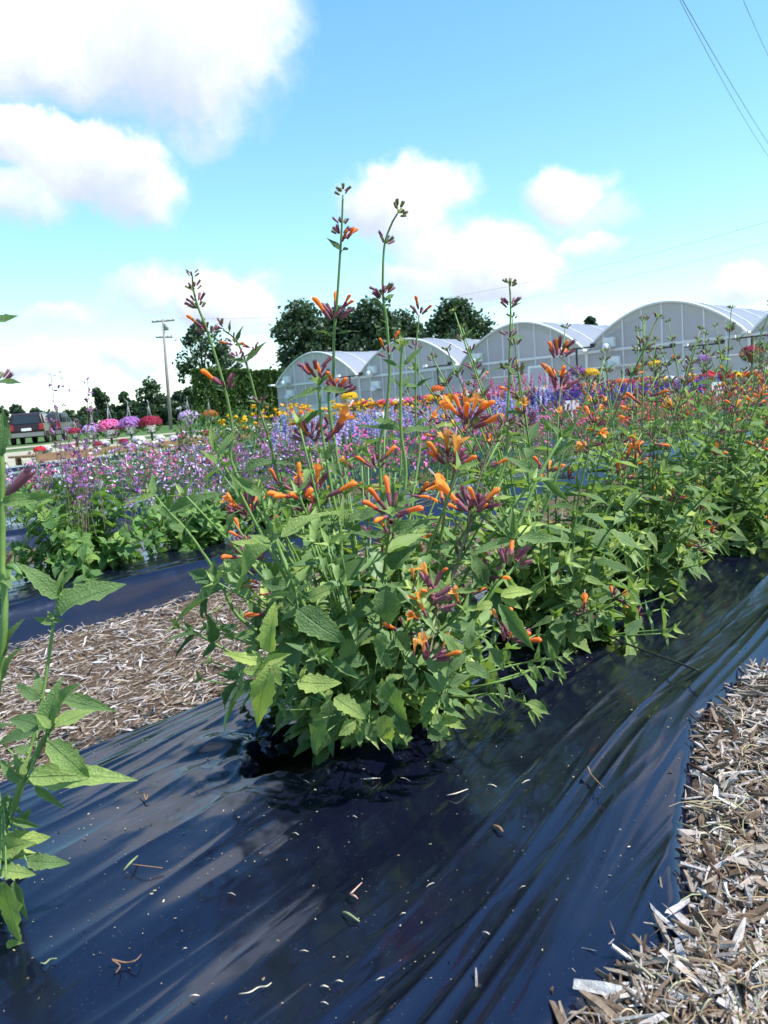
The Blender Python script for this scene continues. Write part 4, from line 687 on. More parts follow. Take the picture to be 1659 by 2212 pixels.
for z, x0, y0, x1, y1, wr, ti, dd, st in [
 ('L', 470, 390, 180, 60, .30, .45, -.03, 'f2'), ('L', 480, 520, 900, 190, .42, .42, -.03, 'f2'), ('L', 490, 330, 480, 130, .25, .6, -.03, 'f2'), ('L', 500, 310, 600, 130, .25, .6, -.03, 'f2'), ('L', 420, 600, 270, 520, .3, .5, -.03, 'f2'), ('L', 430, 570, 500, 555, .3, .45, -.03, 'f2'), ('L', 420, 560, 380, 470, .3, .6, -.03, 'f2'),
 ('L', 370, 1480, 440, 1010, .36, .6, -.12, 'f1'), ('L', 440, 1430, 740, 1235, .38, .65, -.12, 'f1'), ('L', 340, 1440, 60, 1270, .36, .35, -.1, 'f1'), ('L', 430, 1300, 610, 1035, .35, .55, -.08, 'f1'), ('L', 470, 1200, 930, 1300, .24, .3, -.06, 'f1'), ('L', 300, 1440, -40, 1500, .35, .15, -.06, 'f1'), ('L', 380, 1540, 715, 1860, .38, .55, -.14, 'f1'), ('L', 220, 1830, 1105, 1780, .24, .62, -.12, 'f1'), ('L', 230, 1880, 520, 1850, .2, .7, -.1, 'f1'), ('L', 280, 1900, 540, 2085, .2, .42, -.12, 'f1'),
 ('L', 320, 1200, 90, 1085, .3, .3, -.05, 'f2'), ('L', 310, 1160, 320, 970, .35, .4, -.04, 'f2'), ('L', 190, 1840, -30, 1740, .45, .5, -.1, 'f1'), ('L', 200, 1810, 130, 1620, .5, .65, -.1, 'f1'), ('L', 220, 1640, 110, 1540, .4, .35, -.05, 'f2'), ('L', 440, 1400, 520, 1300, .35, .9, -.13, 'f1'), ('L', 400, 1440, 310, 1280, .35, .6, -.13, 'f1'),
 ('M', 20, 900, 480, 900, .45, .92, -.10, 'f1'), ('M', 90, 670, 410, 790, .22, .5, -.1, 'f1'), ('M', 260, 1090, 650, 1140, .38, .4, -.12, 'f5'), ('M', 0, 1000, 240, 870, .45, .8, -.12, 'f5'), ('M', 0, 1180, 345, 1245, .42, .75, -.14, 'f5'), ('M', 60, 1280, 60, 1930, .42, .6, -.16, 'f5'), ('M', 140, 1290, 265, 1680, .35, .4, -.12, 'f5'), ('M', 60, 1900, 265, 1910, .5, .6, -.14, 'f5'), ('M', 200, 740, 280, 630, .5, .45, -.08, 'f1'), ('M', 250, 1010, 0, 1080, .3, .3, -.08, 'f5'), ('M', 0, 620, 130, 720, .4, .2, -.06, 'f1'), ('M', 20, 480, 200, 590, .45, .35, -.08, 'f1'),
 ('P', 4, 1085, 120, 1075, .2, .45, -.1, 'f3'), ('P', 5, 985, 10, 885, .42, .3, -.11, 'f3'), ('P', -5, 830, 45, 815, .3, .3, -.02, 'f4'), ('P', -30, 700, 32, 682, .3, .3, 0, 'f4'), ('P', 0, 1420, 42, 1330, .3, .3, -.08, 'f3'), ('P', 0, 1470, 40, 1390, .3, .35, -.08, 'f3'), ('P', 0, 1240, 30, 1265, .3, .4, -.08, 'f3'), ('P', -20, 1580, 25, 1560, .4, .15, -.06, 'f1')]:
    o, c = FS[st]; b = fp(z, x0, y0, dd); t = fp(z, x1, y1, dd + random.uniform(-.02, .02)); d = t - b; kinds = OVATE if wr > .37 else LANCE
    fg.leaf(o, b, d, d.length, kinds, ti, hint=TOCAM + Vector((random.gauss(0, .2), random.gauss(0, .2), random.gauss(0, .2))), wy=min(wr / (.46 if wr > .37 else .27), 1.4))
    j = min(range(len(c)), key=lambda i: (c[i] - b).length)
    if .004 < (c[j] - b).length < .1:
        v, f = tube([b - FB, c[j] - FB], [.001, .0012], 4, False); obj('leaf_stalk', mesh('leaf_stalk', v, f, [M_STEM]), o)
fg.whorl(FS['f3'][0], fp('L', 20, 120, -.08), Z, 6, .012, .0, .4); fg.whorl(FS['f4'][0], fp('P', -5, 830, 0), Z, 6, .014, .0, .3); fg.flower(FS['f3'][0], fp('1', 40, 1330, -.09), fp('1', 205, 1160, -.09) - fp('1', 40, 1330, -.09), .04, 'calyx')
for k in range(12):
    a = random.uniform(1.5, 5.5); sp_ = random.uniform(.03, .12); h = random.uniform(.08, .3); tip = FB + Vector((math.cos(a) * sp_, math.sin(a) * sp_, h)); o, c = fg.stem([FB, FB.lerp(tip, .5) + Z * .02, tip], .0026, .0014, seg=4); fg.nodes(o, c, .2, .05, .95, .055, .03, .4, .7, .4, .1)
fg.finish()
# ------------------------------------------------------------------ the rest of the hyssop row
ORD = ['second', 'third', 'fourth', 'fifth', 'sixth', 'seventh', 'eighth']
for k, u in enumerate((1.44, 1.94, 2.42, 2.93, 3.42, 3.95, 4.5)):
    random.seed(100 + k); b0 = Vector((u, .85 + random.uniform(-.03, .03), .085))
    pl = Plant('hyssop_plant', f'bushy orange-flowered hyssop, {ORD[k]} along the row counting from the one at the torn hole', 'flowering plant', b0, 'hyssop row on the black film', cap=300 if k < 5 else 120)
    ns = 70 if k < 4 else 50
    # outermost and tallest stems first, so that they carry the leaves one can pick out
    specs = []
    for i in range(ns):
        a = random.uniform(0, 6.283); tall = random.random()
        if i < 20: h = random.uniform(.40, .60); sp_ = random.uniform(.04, .26)
        elif i < 34: h = random.uniform(.22, .42); sp_ = random.uniform(.12, .27)
        else: h = random.uniform(.06, .24); sp_ = random.uniform(.12, .26)
        specs.append((a, h, sp_))
    for i in range(7): specs.append((random.uniform(0, 6.283), random.uniform(.61, .73) if (k, i) != (2, 0) else .86, random.uniform(.02, .2)))
    specs.sort(key=lambda q: q[1] * .3 + q[2] * (-math.cos(q[0] - AZ)) * -1)
    specs.sort(key=lambda q: math.cos(q[0] - AZ) * q[2] - q[1] * .15)
    for a, h, sp_ in specs:
        b = b0 + Vector((.045 * math.cos(a), .045 * math.sin(a), 0)); tip = b + Vector((math.cos(a) * sp_, math.sin(a) * sp_, h))
        mid = b.lerp(tip, .5) + Z * h * .08 - Vector((math.cos(a), math.sin(a), 0)) * sp_ * .15
        o, c = pl.stem([b, mid, tip], .003, .0013, seg=5)
        tall = h > .38
        airy = h > .605
        if airy:                       # thin bud spikes rising over the leaves
            pl.nodes(o, c, .25, .06, .62, .062, .03, .40, .3, .2, .2); n_ = len(c); ax = c[-1] - c[-2]
            pl.tuft(o, tip, ax, 4, .014, .7); pl.whorl(o, tip, ax, 6, .010, 0, .8)
            for fr in (.93, .84, .74)[:random.randint(2, 3)]: pl.whorl(o, c[int(fr * (n_ - 1))], ax, random.randint(5, 9), .013, .06 if fr < .9 else 0, .35); pl.tuft(o, c[int(fr * (n_ - 1))], ax + Z * .01, 2, .03, .4)
            continue
        pl.nodes(o, c, .15, .05 if tall else .042, .86 if tall else .95, .080, .044, .40 + random.uniform(-.12, .15), .45 if tall else .7, .2, .15)
        ax = c[-1] - c[-2]
        if tall and random.random() < .85:
            q = random.random(); og = .14 if q < .5 else .02
            pl.whorl(o, tip, ax, 7, .011, 0, .7); n_ = len(c)
            for fr in (.92, .82, .70)[:random.randint(1, 3)]: i = int(fr * (n_ - 1)); pl.whorl(o, c[i], ax, random.randint(4, 8), .012 if og < .1 else .016, og, .35)
            if og > .1:
                i = int(.85 * (n_ - 1))
                for _ in range(random.randint(1, 3)): pl.flower(o, c[i] + ax.normalized() * random.uniform(-.02, .04), Vector((random.gauss(0, 1), random.gauss(0, 1), random.uniform(.2, 1.2))), random.uniform(.030, .042), random.choice(('open', 'open', 'bud')))
        else:
            pl.tuft(o, tip, ax, 5, .026, .7)
            if random.random() < .25:
                i = int(.8 * (len(c) - 1)); pl.whorl(o, c[i], ax, 7, .015, .15, .2)
                for _ in range(2): pl.flower(o, c[i], Vector((random.gauss(0, 1), random.gauss(0, 1), random.uniform(.2, 1))), random.uniform(.03, .042), random.choice(('open', 'bud')))
    pl.finish()
# ------------------------------------------------------------------ mint-leaved plants of the second bed
FLO = [(-.5, -.30, 0), (.5, -.22, .1), (.5, .22, .1), (-.5, .30, 0)]; FLOV = np.array(FLO + [(-.2, 0, .32), (.55, 0, .28)]); FLOF = np.array([(0, 1, 2, 3), (0, 1, 5, 4), (4, 5, 2, 3)])
def flomat(name, col, tr=.3): return mat(name, col, .55, .25, .18, 40, trans=tr)
F_VIO = flomat('violet_floret', (.40, .17, .50)); F_PNK = flomat('pink_floret', (.72, .12, .40)); F_LAV = flomat('lavender_floret', (.44, .43, .76)); F_PUR = flomat('deep_violet_floret', (.13, .07, .42)); F_WHT = flomat('white_floret', (.78, .76, .80)); F_LIL = flomat('lilac_floret', (.62, .45, .75)); F_MAU = flomat('mauve_calyx', (.36, .14, .24))
F_YEL = flomat('yellow_floret', (.85, .52, .02)); F_RED = flomat('red_floret', (.60, .035, .05)); F_CRI = flomat('crimson_floret', (.33, .02, .06)); F_ORG = flomat('orange_floret', (.75, .16, .02)); F_HOT = flomat('hot_pink_floret', (.85, .16, .42)); F_PLUM = flomat('plum_floret', (.20, .06, .24)); F_BRZ = flomat('bronze_floret', (.40, .13, .03)); F_COR = flomat('coral_floret', (.80, .20, .18))
def merged(name, parent, tv, tf, M, m, tint=None, stuff=True):
    v, f, t = inst(tv, tf, M, tint); o = obj(name, mesh(name, v, f, [m], tint=t), parent)
    if stuff: o['kind'] = 'stuff'
    return o
def stems_mesh(parent, segs, m, r=.0015):
    b = B()
    for s in segs: b.tube(s, [r * 1.2] + [r] * (len(s) - 1), 4, cap=False)
    o = b.build('stems', m, parent, True); o['kind'] = 'stuff'
for k, u in enumerate((.93, 1.47, 1.97, 2.46)):
    random.seed(300 + k); b0 = Vector((u, 2.76, .085))
    pl = Plant('mint_plant', ['bright green round-leaved plant with violet flowers at the end of the second film bed', 'full round-leaved plant with violet flowers beside a bare film edge and mulch', 'small round-leaved violet-flowered plant next to the fuller one on the second bed', 'round-leaved violet-flowered plant next to the pink salvias'][k], 'flowering plant', b0, 'round-leaved plants of the second bed', leaves=(MINT, MINT), cap=300, mint=True, lm=M_MINTM)
    sc = (1.0, 1.0, .72, .8)[k]; tips = []; segs = []
    specs = [(random.uniform(0, 6.283), random.uniform(.02, .34), random.uniform(.10, .31)) for _ in range(70)]
    specs.sort(key=lambda q: math.cos(q[0] - AZ))
    for a, h, sp_ in specs:
        h *= sc; sp_ *= sc * (1 if h < .25 else .8); b = b0 + Vector((.03 * math.cos(a), .03 * math.sin(a), 0)); tip = b + Vector((math.cos(a) * sp_, math.sin(a) * sp_, h))
        o, c = pl.stem([b, b.lerp(tip, .5) + Z * h * .1, tip], .0022, .0013, seg=3)
        pl.nodes(o, c, .25, .036, .98, .060, .050, .55 + random.uniform(-.15, .2), 1, .0, .05); pl.tuft(o, tip, tip - b, 4, .034, .6)
    P = []; PC = []
    for i in range(30):
        a = random.uniform(0, 6.283); q = random.uniform(0, .22) * sc; h0 = .22 * sc; h1 = random.uniform(.26, .56) if i > 4 else random.uniform(.55, .68); h1 *= 1.0; h1 = h1 * (sc + .1); p0 = b0 + Vector((q * math.cos(a), q * math.sin(a), h0 * .6)); p1 = b0 + Vector((q * 1.3 * math.cos(a) + random.gauss(0, .03), q * 1.3 * math.sin(a) + random.gauss(0, .03), h1)); segs.append([p0 - b0, p0.lerp(p1, .5) - b0 + Vector((random.gauss(0, .006), random.gauss(0, .006), 0)), p1 - b0])
        for t in (.55, .7, .82, .92, 1.0):
            for _ in range(random.randint(2, 5)): (P if random.random() < .38 else PC).append(p0.lerp(p1, t) - b0 + Vector((random.gauss(0, .008), random.gauss(0, .008), random.gauss(0, .008))))
    stems_mesh(pl.o, segs, M_PSTEM, .0012)
    merged('flowers', pl.o, FLOV, FLOF, rand_frames(np.array(P), rng.uniform(.010, .019, len(P)), .5), F_VIO if k != 2 else F_LIL)
    merged('calyces', pl.o, FLOV, FLOF, rand_frames(np.array(PC), rng.uniform(.007, .012, len(PC)), .6), F_MAU)
    pl.finish()
# ------------------------------------------------------------------ other bedding plants
LT = np.array([(0, 0, 0), (.4, .2, .05), (1, 0, -.1), (.4, -.2, .05)]); LF = np.array([(0, 3, 2, 1)])
def bedding(name, label, group, base, kind, fl, h=.45, r=.24, n=26, leafs=260, lsize=.045, tint=.45, seed=0, cat='flowering plant'):
    global rng
    rng = np.random.default_rng(seed + 1000); rr = random.Random(seed)
    t = thing(name, label, cat, base, group)
    p = rng.normal(size=(leafs, 3)); p /= np.linalg.norm(p, axis=1)[:, None]; q = rng.uniform(.35, 1, leafs) ** .6; p[:, 2] = np.abs(p[:, 2])
    hh = h * (.62 if kind != 'daisy' else .9); pos = p * q[:, None] * np.array([r, r, hh]) + np.array([0, 0, .01]); outv = p * np.array([1, 1, .4])
    merged('foliage', t, LT, LF, rand_frames(pos, rng.uniform(.6, 1.3, leafs) * lsize, .15, 0, outv), M_BGLEAF, np.clip(rng.normal(tint, .2, leafs), 0, 1))
    segs = []; P = [[] for _ in fl]; S = [[] for _ in fl]
    for i in range(n):
        a = rr.uniform(0, 6.283); d = r * math.sqrt(rr.random()); hz = h * rr.uniform(.72, 1.08); p0 = Vector((d * .6 * math.cos(a), d * .6 * math.sin(a), .05)); p1 = Vector((d * 1.1 * math.cos(a), d * 1.1 * math.sin(a), hz)); segs.append([p0, p1])
        j = rr.randrange(len(fl)) if len(fl) < 3 else min(int(rr.random() ** 1.5 * len(fl)), len(fl) - 1)
        if kind == 'spike':
            L = rr.uniform(.10, .17)
            for s in range(13):
                z = hz - L + L * s / 12 * 1.05
                for _ in range(3): P[j].append((p1.x + rr.gauss(0, .006), p1.y + rr.gauss(0, .006), z + rr.gauss(0, .003))); S[j].append(.020 * (1.15 - .6 * s / 12))
        elif kind == 'loose':
            for s in range(5): P[j].append((p1.x + rr.gauss(0, .02), p1.y + rr.gauss(0, .02), hz - rr.random() * .16)); S[j].append(rr.uniform(.014, .024))
        else:
            for s in range(7): P[j].append((p1.x + rr.gauss(0, .014), p1.y + rr.gauss(0, .014), hz + rr.gauss(0, .008))); S[j].append(rr.uniform(.024, .038))
    stems_mesh(t, segs, M_STEM, .0016)
    for j, m in enumerate(fl):
        if P[j]: merged('flowers', t, FLOV, FLOF, rand_frames(np.array(P[j]), np.array(S[j]), .25), m)
    return t
NTH = 'first second third fourth fifth sixth seventh eighth ninth tenth eleventh twelfth thirteenth fourteenth fifteenth'.split()
def row(name, label, group, v, us, kind, fl, rev=False, **kw):
    us = list(us)
    for i, u in enumerate(us): bedding(name, label.replace('#', NTH[min(len(us) - 1 - i if rev else i, 14)]), group, (u, v + random.uniform(-.06, .06), .09), kind, fl, seed=int(u * 100 + v * 1000), **kw)
row('pink_salvia', 'airy pink-flowered salvia, # along its bed from the round-leaved plants', 'pink salvias', 2.76, np.arange(3.0, 5.3, .46), 'loose', [F_PNK, F_HOT, F_VIO], h=.44, r=.26, n=46, leafs=420, lsize=.03)
row('red_salvia', 'green salvia with scattered red flowers, # from the pink salvias', 'red salvias', 2.76, np.arange(5.4, 10.2, .55), 'loose', [F_RED, F_COR, F_PNK], h=.44, r=.28, n=36, leafs=380, lsize=.035)
row('mixed_salvia', 'loose salvia with small white and pink flowers, # from the lavender spikes', 'mixed salvias', 4.66, np.arange(1.55, 4.3, .44), 'loose', [F_PNK, F_LIL, F_WHT, F_VIO, F_HOT], rev=True, h=.35, r=.26, n=40, leafs=380, lsize=.032)
row('lavender_salvia', 'lavender-blue salvia with dense flower spikes, # from the loose pink and white salvias', 'lavender salvias', 4.66, np.arange(4.35, 7.8, .36), 'spike', [F_LAV, F_LAV, F_LIL], h=.47, r=.24, n=34, leafs=260)
row('violet_salvia', 'deep violet salvia with dense flower spikes, # from the lavender-blue ones', 'violet salvias', 4.66, np.arange(7.9, 13.5, .42), 'spike', [F_PUR, F_PUR, F_LAV], h=.55, r=.27, n=36, leafs=260)
row('mixed_salvia', 'salvia with small violet and white flowers behind the lilac ones', 'violet and white salvias', 6.56, np.arange(2.6, 4.9, .5), 'loose', [F_WHT, F_VIO, F_PNK], h=.27, r=.26, n=36, leafs=340)
row('yellow_marigold', 'leafy marigold with golden yellow heads, # from the violet and white salvias', 'yellow marigolds', 6.56, np.arange(5.35, 7.2, .42), 'daisy', [F_YEL], h=.56, r=.25, n=11, leafs=380, tint=.35)
row('lilac_spike_plant', 'tall pale lilac spike plant behind the violet salvias, # from the marigolds', 'lilac spike plants', 6.56, np.arange(9.6, 12.6, .5), 'spike', [F_LIL, F_PNK], h=.78, r=.28, n=20, leafs=420)
row('red_zinnia', 'bushy zinnia with red and coral heads, # from the tall lilac spike plants', 'red zinnias', 6.56, np.arange(13, 19, .6), 'daisy', [F_RED, F_COR, F_HOT], h=.5, r=.32, n=22, leafs=240, lsize=.06)
row('white_annual', 'low bushy annual with white and lilac flowers', 'white annuals', 8.46, np.arange(5.0, 6.0, .6), 'daisy', [F_WHT, F_LIL, F_VIO], h=.3, r=.3, n=16, leafs=240, lsize=.06)
row('yellow_marigold', 'marigold with yellow and orange heads behind the lavender salvias', 'mixed marigolds', 8.46, np.arange(7.8, 12.4, .55), 'daisy', [F_YEL, F_ORG], h=.55, r=.3, n=18, leafs=240, lsize=.06)
row('coral_annual', 'low bushy annual with coral and red flowers', 'coral annuals', 8.46, np.arange(13, 22, .75), 'daisy', [F_COR, F_RED, F_YEL, F_PLUM], h=.48, r=.36, n=14, leafs=220, lsize=.07)
row('leafy_shrublet', 'grey-green leafy bush without flowers by the marigolds', 'grey-green bushes', 8.46, (6.2, 6.9), 'daisy', [F_WHT], h=.72, r=.4, n=1, leafs=900, lsize=.07)
row('pink_annual', 'low annual with pink and crimson flowers', 'pink annuals', 10.36, np.arange(10.5, 24, 1.0), 'daisy', [F_HOT, F_CRI, F_WHT, F_YEL], h=.36, r=.42, n=22, leafs=200, lsize=.08)
row('orange_annual', 'low annual with orange and plum flowers', 'orange annuals', 12.26, np.arange(14, 25, 1.1), 'daisy', [F_ORG, F_PLUM, F_RED, F_WHT], h=.36, r=.45, n=22, leafs=200, lsize=.09)
# ------------------------------------------------------------------ pots of chrysanthemums
M_POTW = mat('white_pot', (.78, .78, .80), .4, .5, .05); M_POTB = mat('brown_pot', (.16, .09, .06), .5, .4, .1); M_BLK = mat('black_metal', (.02, .02, .022), .45, .5, .1); M_MUMG = leafmat('mum_foliage', (.03, .07, .02), (.06, .12, .035), (.12, .2, .05), per_object=False, veins=False)
_mum = {}
def mum_meshes(fm, seed):
    if fm.name in _mum: return _mum[fm.name]
    g = np.random.default_rng(seed); n = 420; p = g.normal(size=(n, 3)); p /= np.linalg.norm(p, axis=1)[:, None]; p[:, 2] = np.where(p[:, 2] < -.25, -p[:, 2], p[:, 2]); jit = 1 + g.normal(0, .05, n)
    pos = p * np.array([.31, .31, .21]) * jit[:, None]; x = np.cross(p, g.normal(size=(n, 3))); x /= np.linalg.norm(x, axis=1)[:, None]; y = np.cross(p, x); s = g.uniform(.045, .07, n); M = np.zeros((n, 4, 4)); M[:, :3, 0] = x * s[:, None]; M[:, :3, 1] = y * s[:, None]; M[:, :3, 2] = p * s[:, None]; M[:, :3, 3] = pos; M[:, 3, 3] = 1
    hexv = np.array([(0, 0, .25)] + [(.5 * math.cos(a * 1.0472), .5 * math.sin(a * 1.0472), 0) for a in range(6)]); hexf = np.array([(0, a + 1, (a + 1) % 6 + 1) for a in range(6)])
    v, f, _ = inst(hexv, hexf, M); bl = mesh('blooms', v, f, [fm], smooth=False)
    n2 = 260; p = g.normal(size=(n2, 3)); p /= np.linalg.norm(p, axis=1)[:, None]; pos = p * np.array([.27, .27, .17]); pos[:, 2] -= .03
    v, f, t = inst(LT, LF, rand_frames(pos, .09, 0, 0, p), g.uniform(.1, .7, n2)); fo = mesh('foliage', v, f, [M_MUMG], tint=t)
    _mum[fm.name] = (bl, fo); return _mum[fm.name]
pw = B(); pw.lathe([(.001, 0), (.105, 0), (.14, .17), (.155, .17), (.155, .2), (.13, .2), (.12, .16), (.001, .16)], 16)
POTW = mesh('pot', pw.v, pw.f, [M_POTW], smooth=False); POTB = mesh('pot', pw.v, pw.f, [M_POTB], smooth=False)
hg = B()
for a in range(3): hg.tube([(.15 * math.cos(a * 2.094), .15 * math.sin(a * 2.094), .1), (.05 * math.cos(a * 2.094), .05 * math.sin(a * 2.094), .5), (0, 0, .78)], .0045, 5)
hg.tube([(0, 0, .76), (0, 0, .86), (.03, 0, .9)], .010, 5); HANG = mesh('hanger', hg.v, hg.f, [mat('pale_wire', (.38, .40, .43), .4, .5)], smooth=True)
def mum(label, fm, loc, group, s=1.0, white=True, hanger=False, cat='potted flower', name='potted_mum'):
    t = thing(name, label, cat, loc, group, random.uniform(0, 6)); t.scale = (s, s, s); bl, fo = mum_meshes(fm, len(_mum) + 5)
    obj('pot', POTW if white else POTB, t); o = obj('blooms', bl, t, Matrix.Translation((0, 0, .24))); o['kind'] = 'stuff'; o = obj('foliage', fo, t, Matrix.Translation((0, 0, .24))); o['kind'] = 'stuff'
    if hanger: obj('hanger', HANG, t)
    return t
POST = {}
def post(loc, h, label, group, bar=False):
    t = thing('display_post', label, 'post', loc, group); b = B(); b.box((0, 0, h / 2 - .15), (.055, .055, h + .3)); b.build('upright', M_BLK, t)
    if bar:
        b = B(); b.box((0, 0, h + .03), (.05, 1.3, .05)); b.build('crossbar', M_BLK, t)
        for s in (-1, 1): b = B(); b.box((0, s * .6, h + .09), (.10, .16, .10)); b.build('end_box', M_POTW if s > 0 else M_BLK, t)
    else: b = B(); b.box((0, 0, h + .01), (.22, .22, .03)); b.build('plate', M_BLK, t)
for x, y, fm, wd, lab in [(163, 933, F_CRI, .62, 'dark red hanging mum'), (200, 929, F_LIL, .92, 'pale lilac hanging mum'), (238, 924, F_HOT, 1.18, 'large bright pink hanging mum'), (281, 917, F_VIO, 1.1, 'purple hanging mum'), (325, 914, F_CRI, 1.05, 'wide crimson hanging mum'), (408, 901, F_LIL, .95, 'dull lilac hanging mum'), (453, 897, F_BRZ, .75, 'bronze hanging mum')]:
    c = at(x, y, 28); s = wd * 1.15; zb = c.z - .25 * s
    mum(lab + ' in a white pot on a black post before the lawn', fm, (c.x, c.y, zb), None, s, True, True, name='hanging_mum')
    post((c.x, c.y, -.05), zb + .02, 'slim black post under the ' + lab, 'black posts along the lawn')
for x, y, s, fm, ptop, lab in [(1624, 762, 1.15, F_CRI, 726, 'dark red mum'), (1520, 777, .75, F_VIO, 744, 'purple mum'), (1245, 806, .95, F_PLUM, 752, 'plum mum'), (1275, 808, .9, F_YEL, 0, 'bright yellow mum'), (945, 842, .8, F_ORG, 790, 'orange mum'), (755, 858, 1.0, F_YEL, 812, 'bright yellow and cream mum'), (1415, 788, .7, F_YEL, 752, 'mustard yellow mum')]:
    d = 27 if x > 1200 else 31; c = at(x, y, d); zb = c.z - .25 * s
    mum(lab + ' lifted on a black stand in front of the greenhouse', fm, (c.x, c.y, zb), None, s, x != 1624, False, name='raised_mum')
    if ptop: tp = at(x, ptop, d + .25); post((tp.x, tp.y, -.05), tp.z, 'tall black pole with crossbar behind the ' + lab, 'black poles with crossbars', True)
    post((c.x, c.y, -.05), zb + .02, 'short black stand under the ' + lab, 'black stands')
cols = [(F_RED, 'red'), (F_CRI, 'dark red'), (F_HOT, 'pink'), (F_YEL, 'yellow'), (F_ORG, 'orange'), (F_PLUM, 'plum'), (F_WHT, 'white'), (F_BRZ, 'bronze'), (F_COR, 'coral')]
M_WOOD = mat('bench_wood', (.26, .16, .09), .8, .2, .3, 12, bump=.3)
def bench(label, a, b, wd, h, group='plant benches'):
    a = Vector(a); b = Vector(b); d = b - a; L = d.length; t = thing('plant_bench', label, 'bench', a, group, math.atan2(d.y, d.x))
    for i in range(4): q = B(); q.box((L / 2, -wd / 2 + wd * (i + .5) / 4, h), (L, wd / 4 - .03, .035)); q.build('plank', M_WOOD, t)
    q = B(); q.box((L / 2, -wd / 2 - .03, h - .03), (L, .03, .14)); q.build('edge_board', M_WOOD, t)
    for x in np.linspace(.15, L - .15, max(2, int(L / 2.4) + 1)):
        for s in (-1, 1): q = B(); q.box((x, s * (wd / 2 - .1), h / 2 - .02), (.08, .08, h)); q.build('leg', M_WOOD, t)
random.seed(55)
for bi, (u, v0, v1) in enumerate(((27.6, 6.0, 13.5), (27.6, 14.5, 22.5), (31.5, 9.0, 17.0), (31.5, 18.0, 27.0), (35.2, 14.0, 22.0), (35.2, 23.0, 34.0))):
    bench(('low wooden plant bench crowded with mums, ' + ['closest to the flower beds by the tall poles', 'closest to the beds, toward the trees', 'middle row by the poles', 'middle row toward the trees', 'nearest the greenhouse by the tall poles', 'nearest the greenhouse toward the trees'][bi]), (u, v0, 0), (u, v1, 0), 1.2, .42)
    v = v0 + .35
    while v < v1 - .2:
        for du in (-.3, .32):
            fm, cn = cols[min(int(random.random() ** 1.2 * 9), 8)]; mum(f'{cn} potted mum standing on a wooden bench before the greenhouse', fm, (u + du, v + random.uniform(-.05, .05), .42), f'{cn} mums on the benches', random.uniform(.7, 1.0), random.random() < .6)
        v += random.uniform(.62, .85)
bench('low timber plant table with small white and red pots by the pale yard', (6.8, 14.7, -.05), (12.5, 14.7, -.05), 1.1, .22)
for i in range(18): fm, cn = random.choice([(F_WHT, 'white'), (F_RED, 'red'), (F_CRI, 'crimson'), (F_WHT, 'white')]); mum(f'small {cn} potted annual on the low timber table by the yard', fm, (7.0 + i * .30, 14.7 + random.uniform(-.35, .35), .19), f'{cn} annuals on the low table', random.uniform(.26, .38), random.random() < .8)
# white name cards among the beds
cd = B(); cd.box((0, 0, .46), (.004, .17, .12)); CARD = mesh('card', cd.v, cd.f, [M_POTW], smooth=False); ck = B(); ck.box((.008, 0, .2), (.012, .02, .42)); STK = mesh('stake', ck.v, ck.f, [M_POTW], smooth=False)
for u, v, h in ((12.9, 4.3, 1.0), (8.0, 4.2, .9), (10.8, 6.1, 1.0), (6.0, 6.2, .8), (9.3, 8.1, .9), (14.2, 6.2, 1.0), (17.5, 8.0, 1.0)):
    t = thing('plant_label', 'blank white name card on a stake among the bedding plants', 'plant label', (u, v, .03), 'white name cards', AZ + random.uniform(-.3, .3)); t.scale = (h, h, h); obj('card', CARD, t); obj('stake', STK, t)
# ------------------------------------------------------------------ greenhouse
def panelmat():
    m = bpy.data.materials.new('translucent_panel'); m.use_nodes = True; n = N(m.node_tree); p = m.node_tree.nodes['Principled BSDF']; L = m.node_tree.links.new
    tc = n.new('ShaderNodeTexCoord').outputs['Object']; oi = n.new('ShaderNodeObjectInfo').outputs['Random']
    c = n.mix(n.math('ADD', n.math('MULTIPLY', n.noise(tc, .6, 4, .6), .8), n.math('MULTIPLY', oi, .3)), (.62, .62, .68), (.80, .80, .85)); L(c, p.inputs['Base Color']); p.inputs['Roughness'].default_value = .3
    tr = n.new('ShaderNodeBsdfTranslucent'); L(c, tr.inputs[0]); a = n.new('ShaderNodeMixShader'); a.inputs[0].default_value = .58; L(p.outputs[0], a.inputs[1]); L(tr.outputs[0], a.inputs[2])
    tp = n.new('ShaderNodeBsdfTransparent'); tp.inputs[0].default_value = (.75, .77, .8, 1); b = n.new('ShaderNodeMixShader'); b.inputs[0].default_value = .16; L(a.outputs[0], b.inputs[1]); L(tp.outputs[0], b.inputs[2]); L(b.outputs[0], m.node_tree.nodes['Material Output'].inputs[0]); return m
M_PAN = panelmat(); M_ROOF = mat('greenhouse_roof', (.35, .37, .43), .35, .5, .08, .5, trans=.35); M_ALU = mat('aluminium_frame', (.64, .65, .70), .4, .5, .06, 3); M_KNEE = mat('white_kneewall', (.74, .75, .77), .5, .4, .05, 2); M_BAND = mat('pale_arch_sheet', (.58, .58, .57), .45, .4, .08, 1, trans=.3)
GU, PIT, ZG, ZR = 41.0, 8.4, 2.5, 4.58
def arch(x): return ZG + (ZR - ZG) * max(math.cos(math.pi / 2 * min(abs(x), 1)), 0) ** .82
gh = thing('greenhouse', 'row of joined arched greenhouses with grey translucent ends and white roofs', 'greenhouse', (GU, 0, 0))
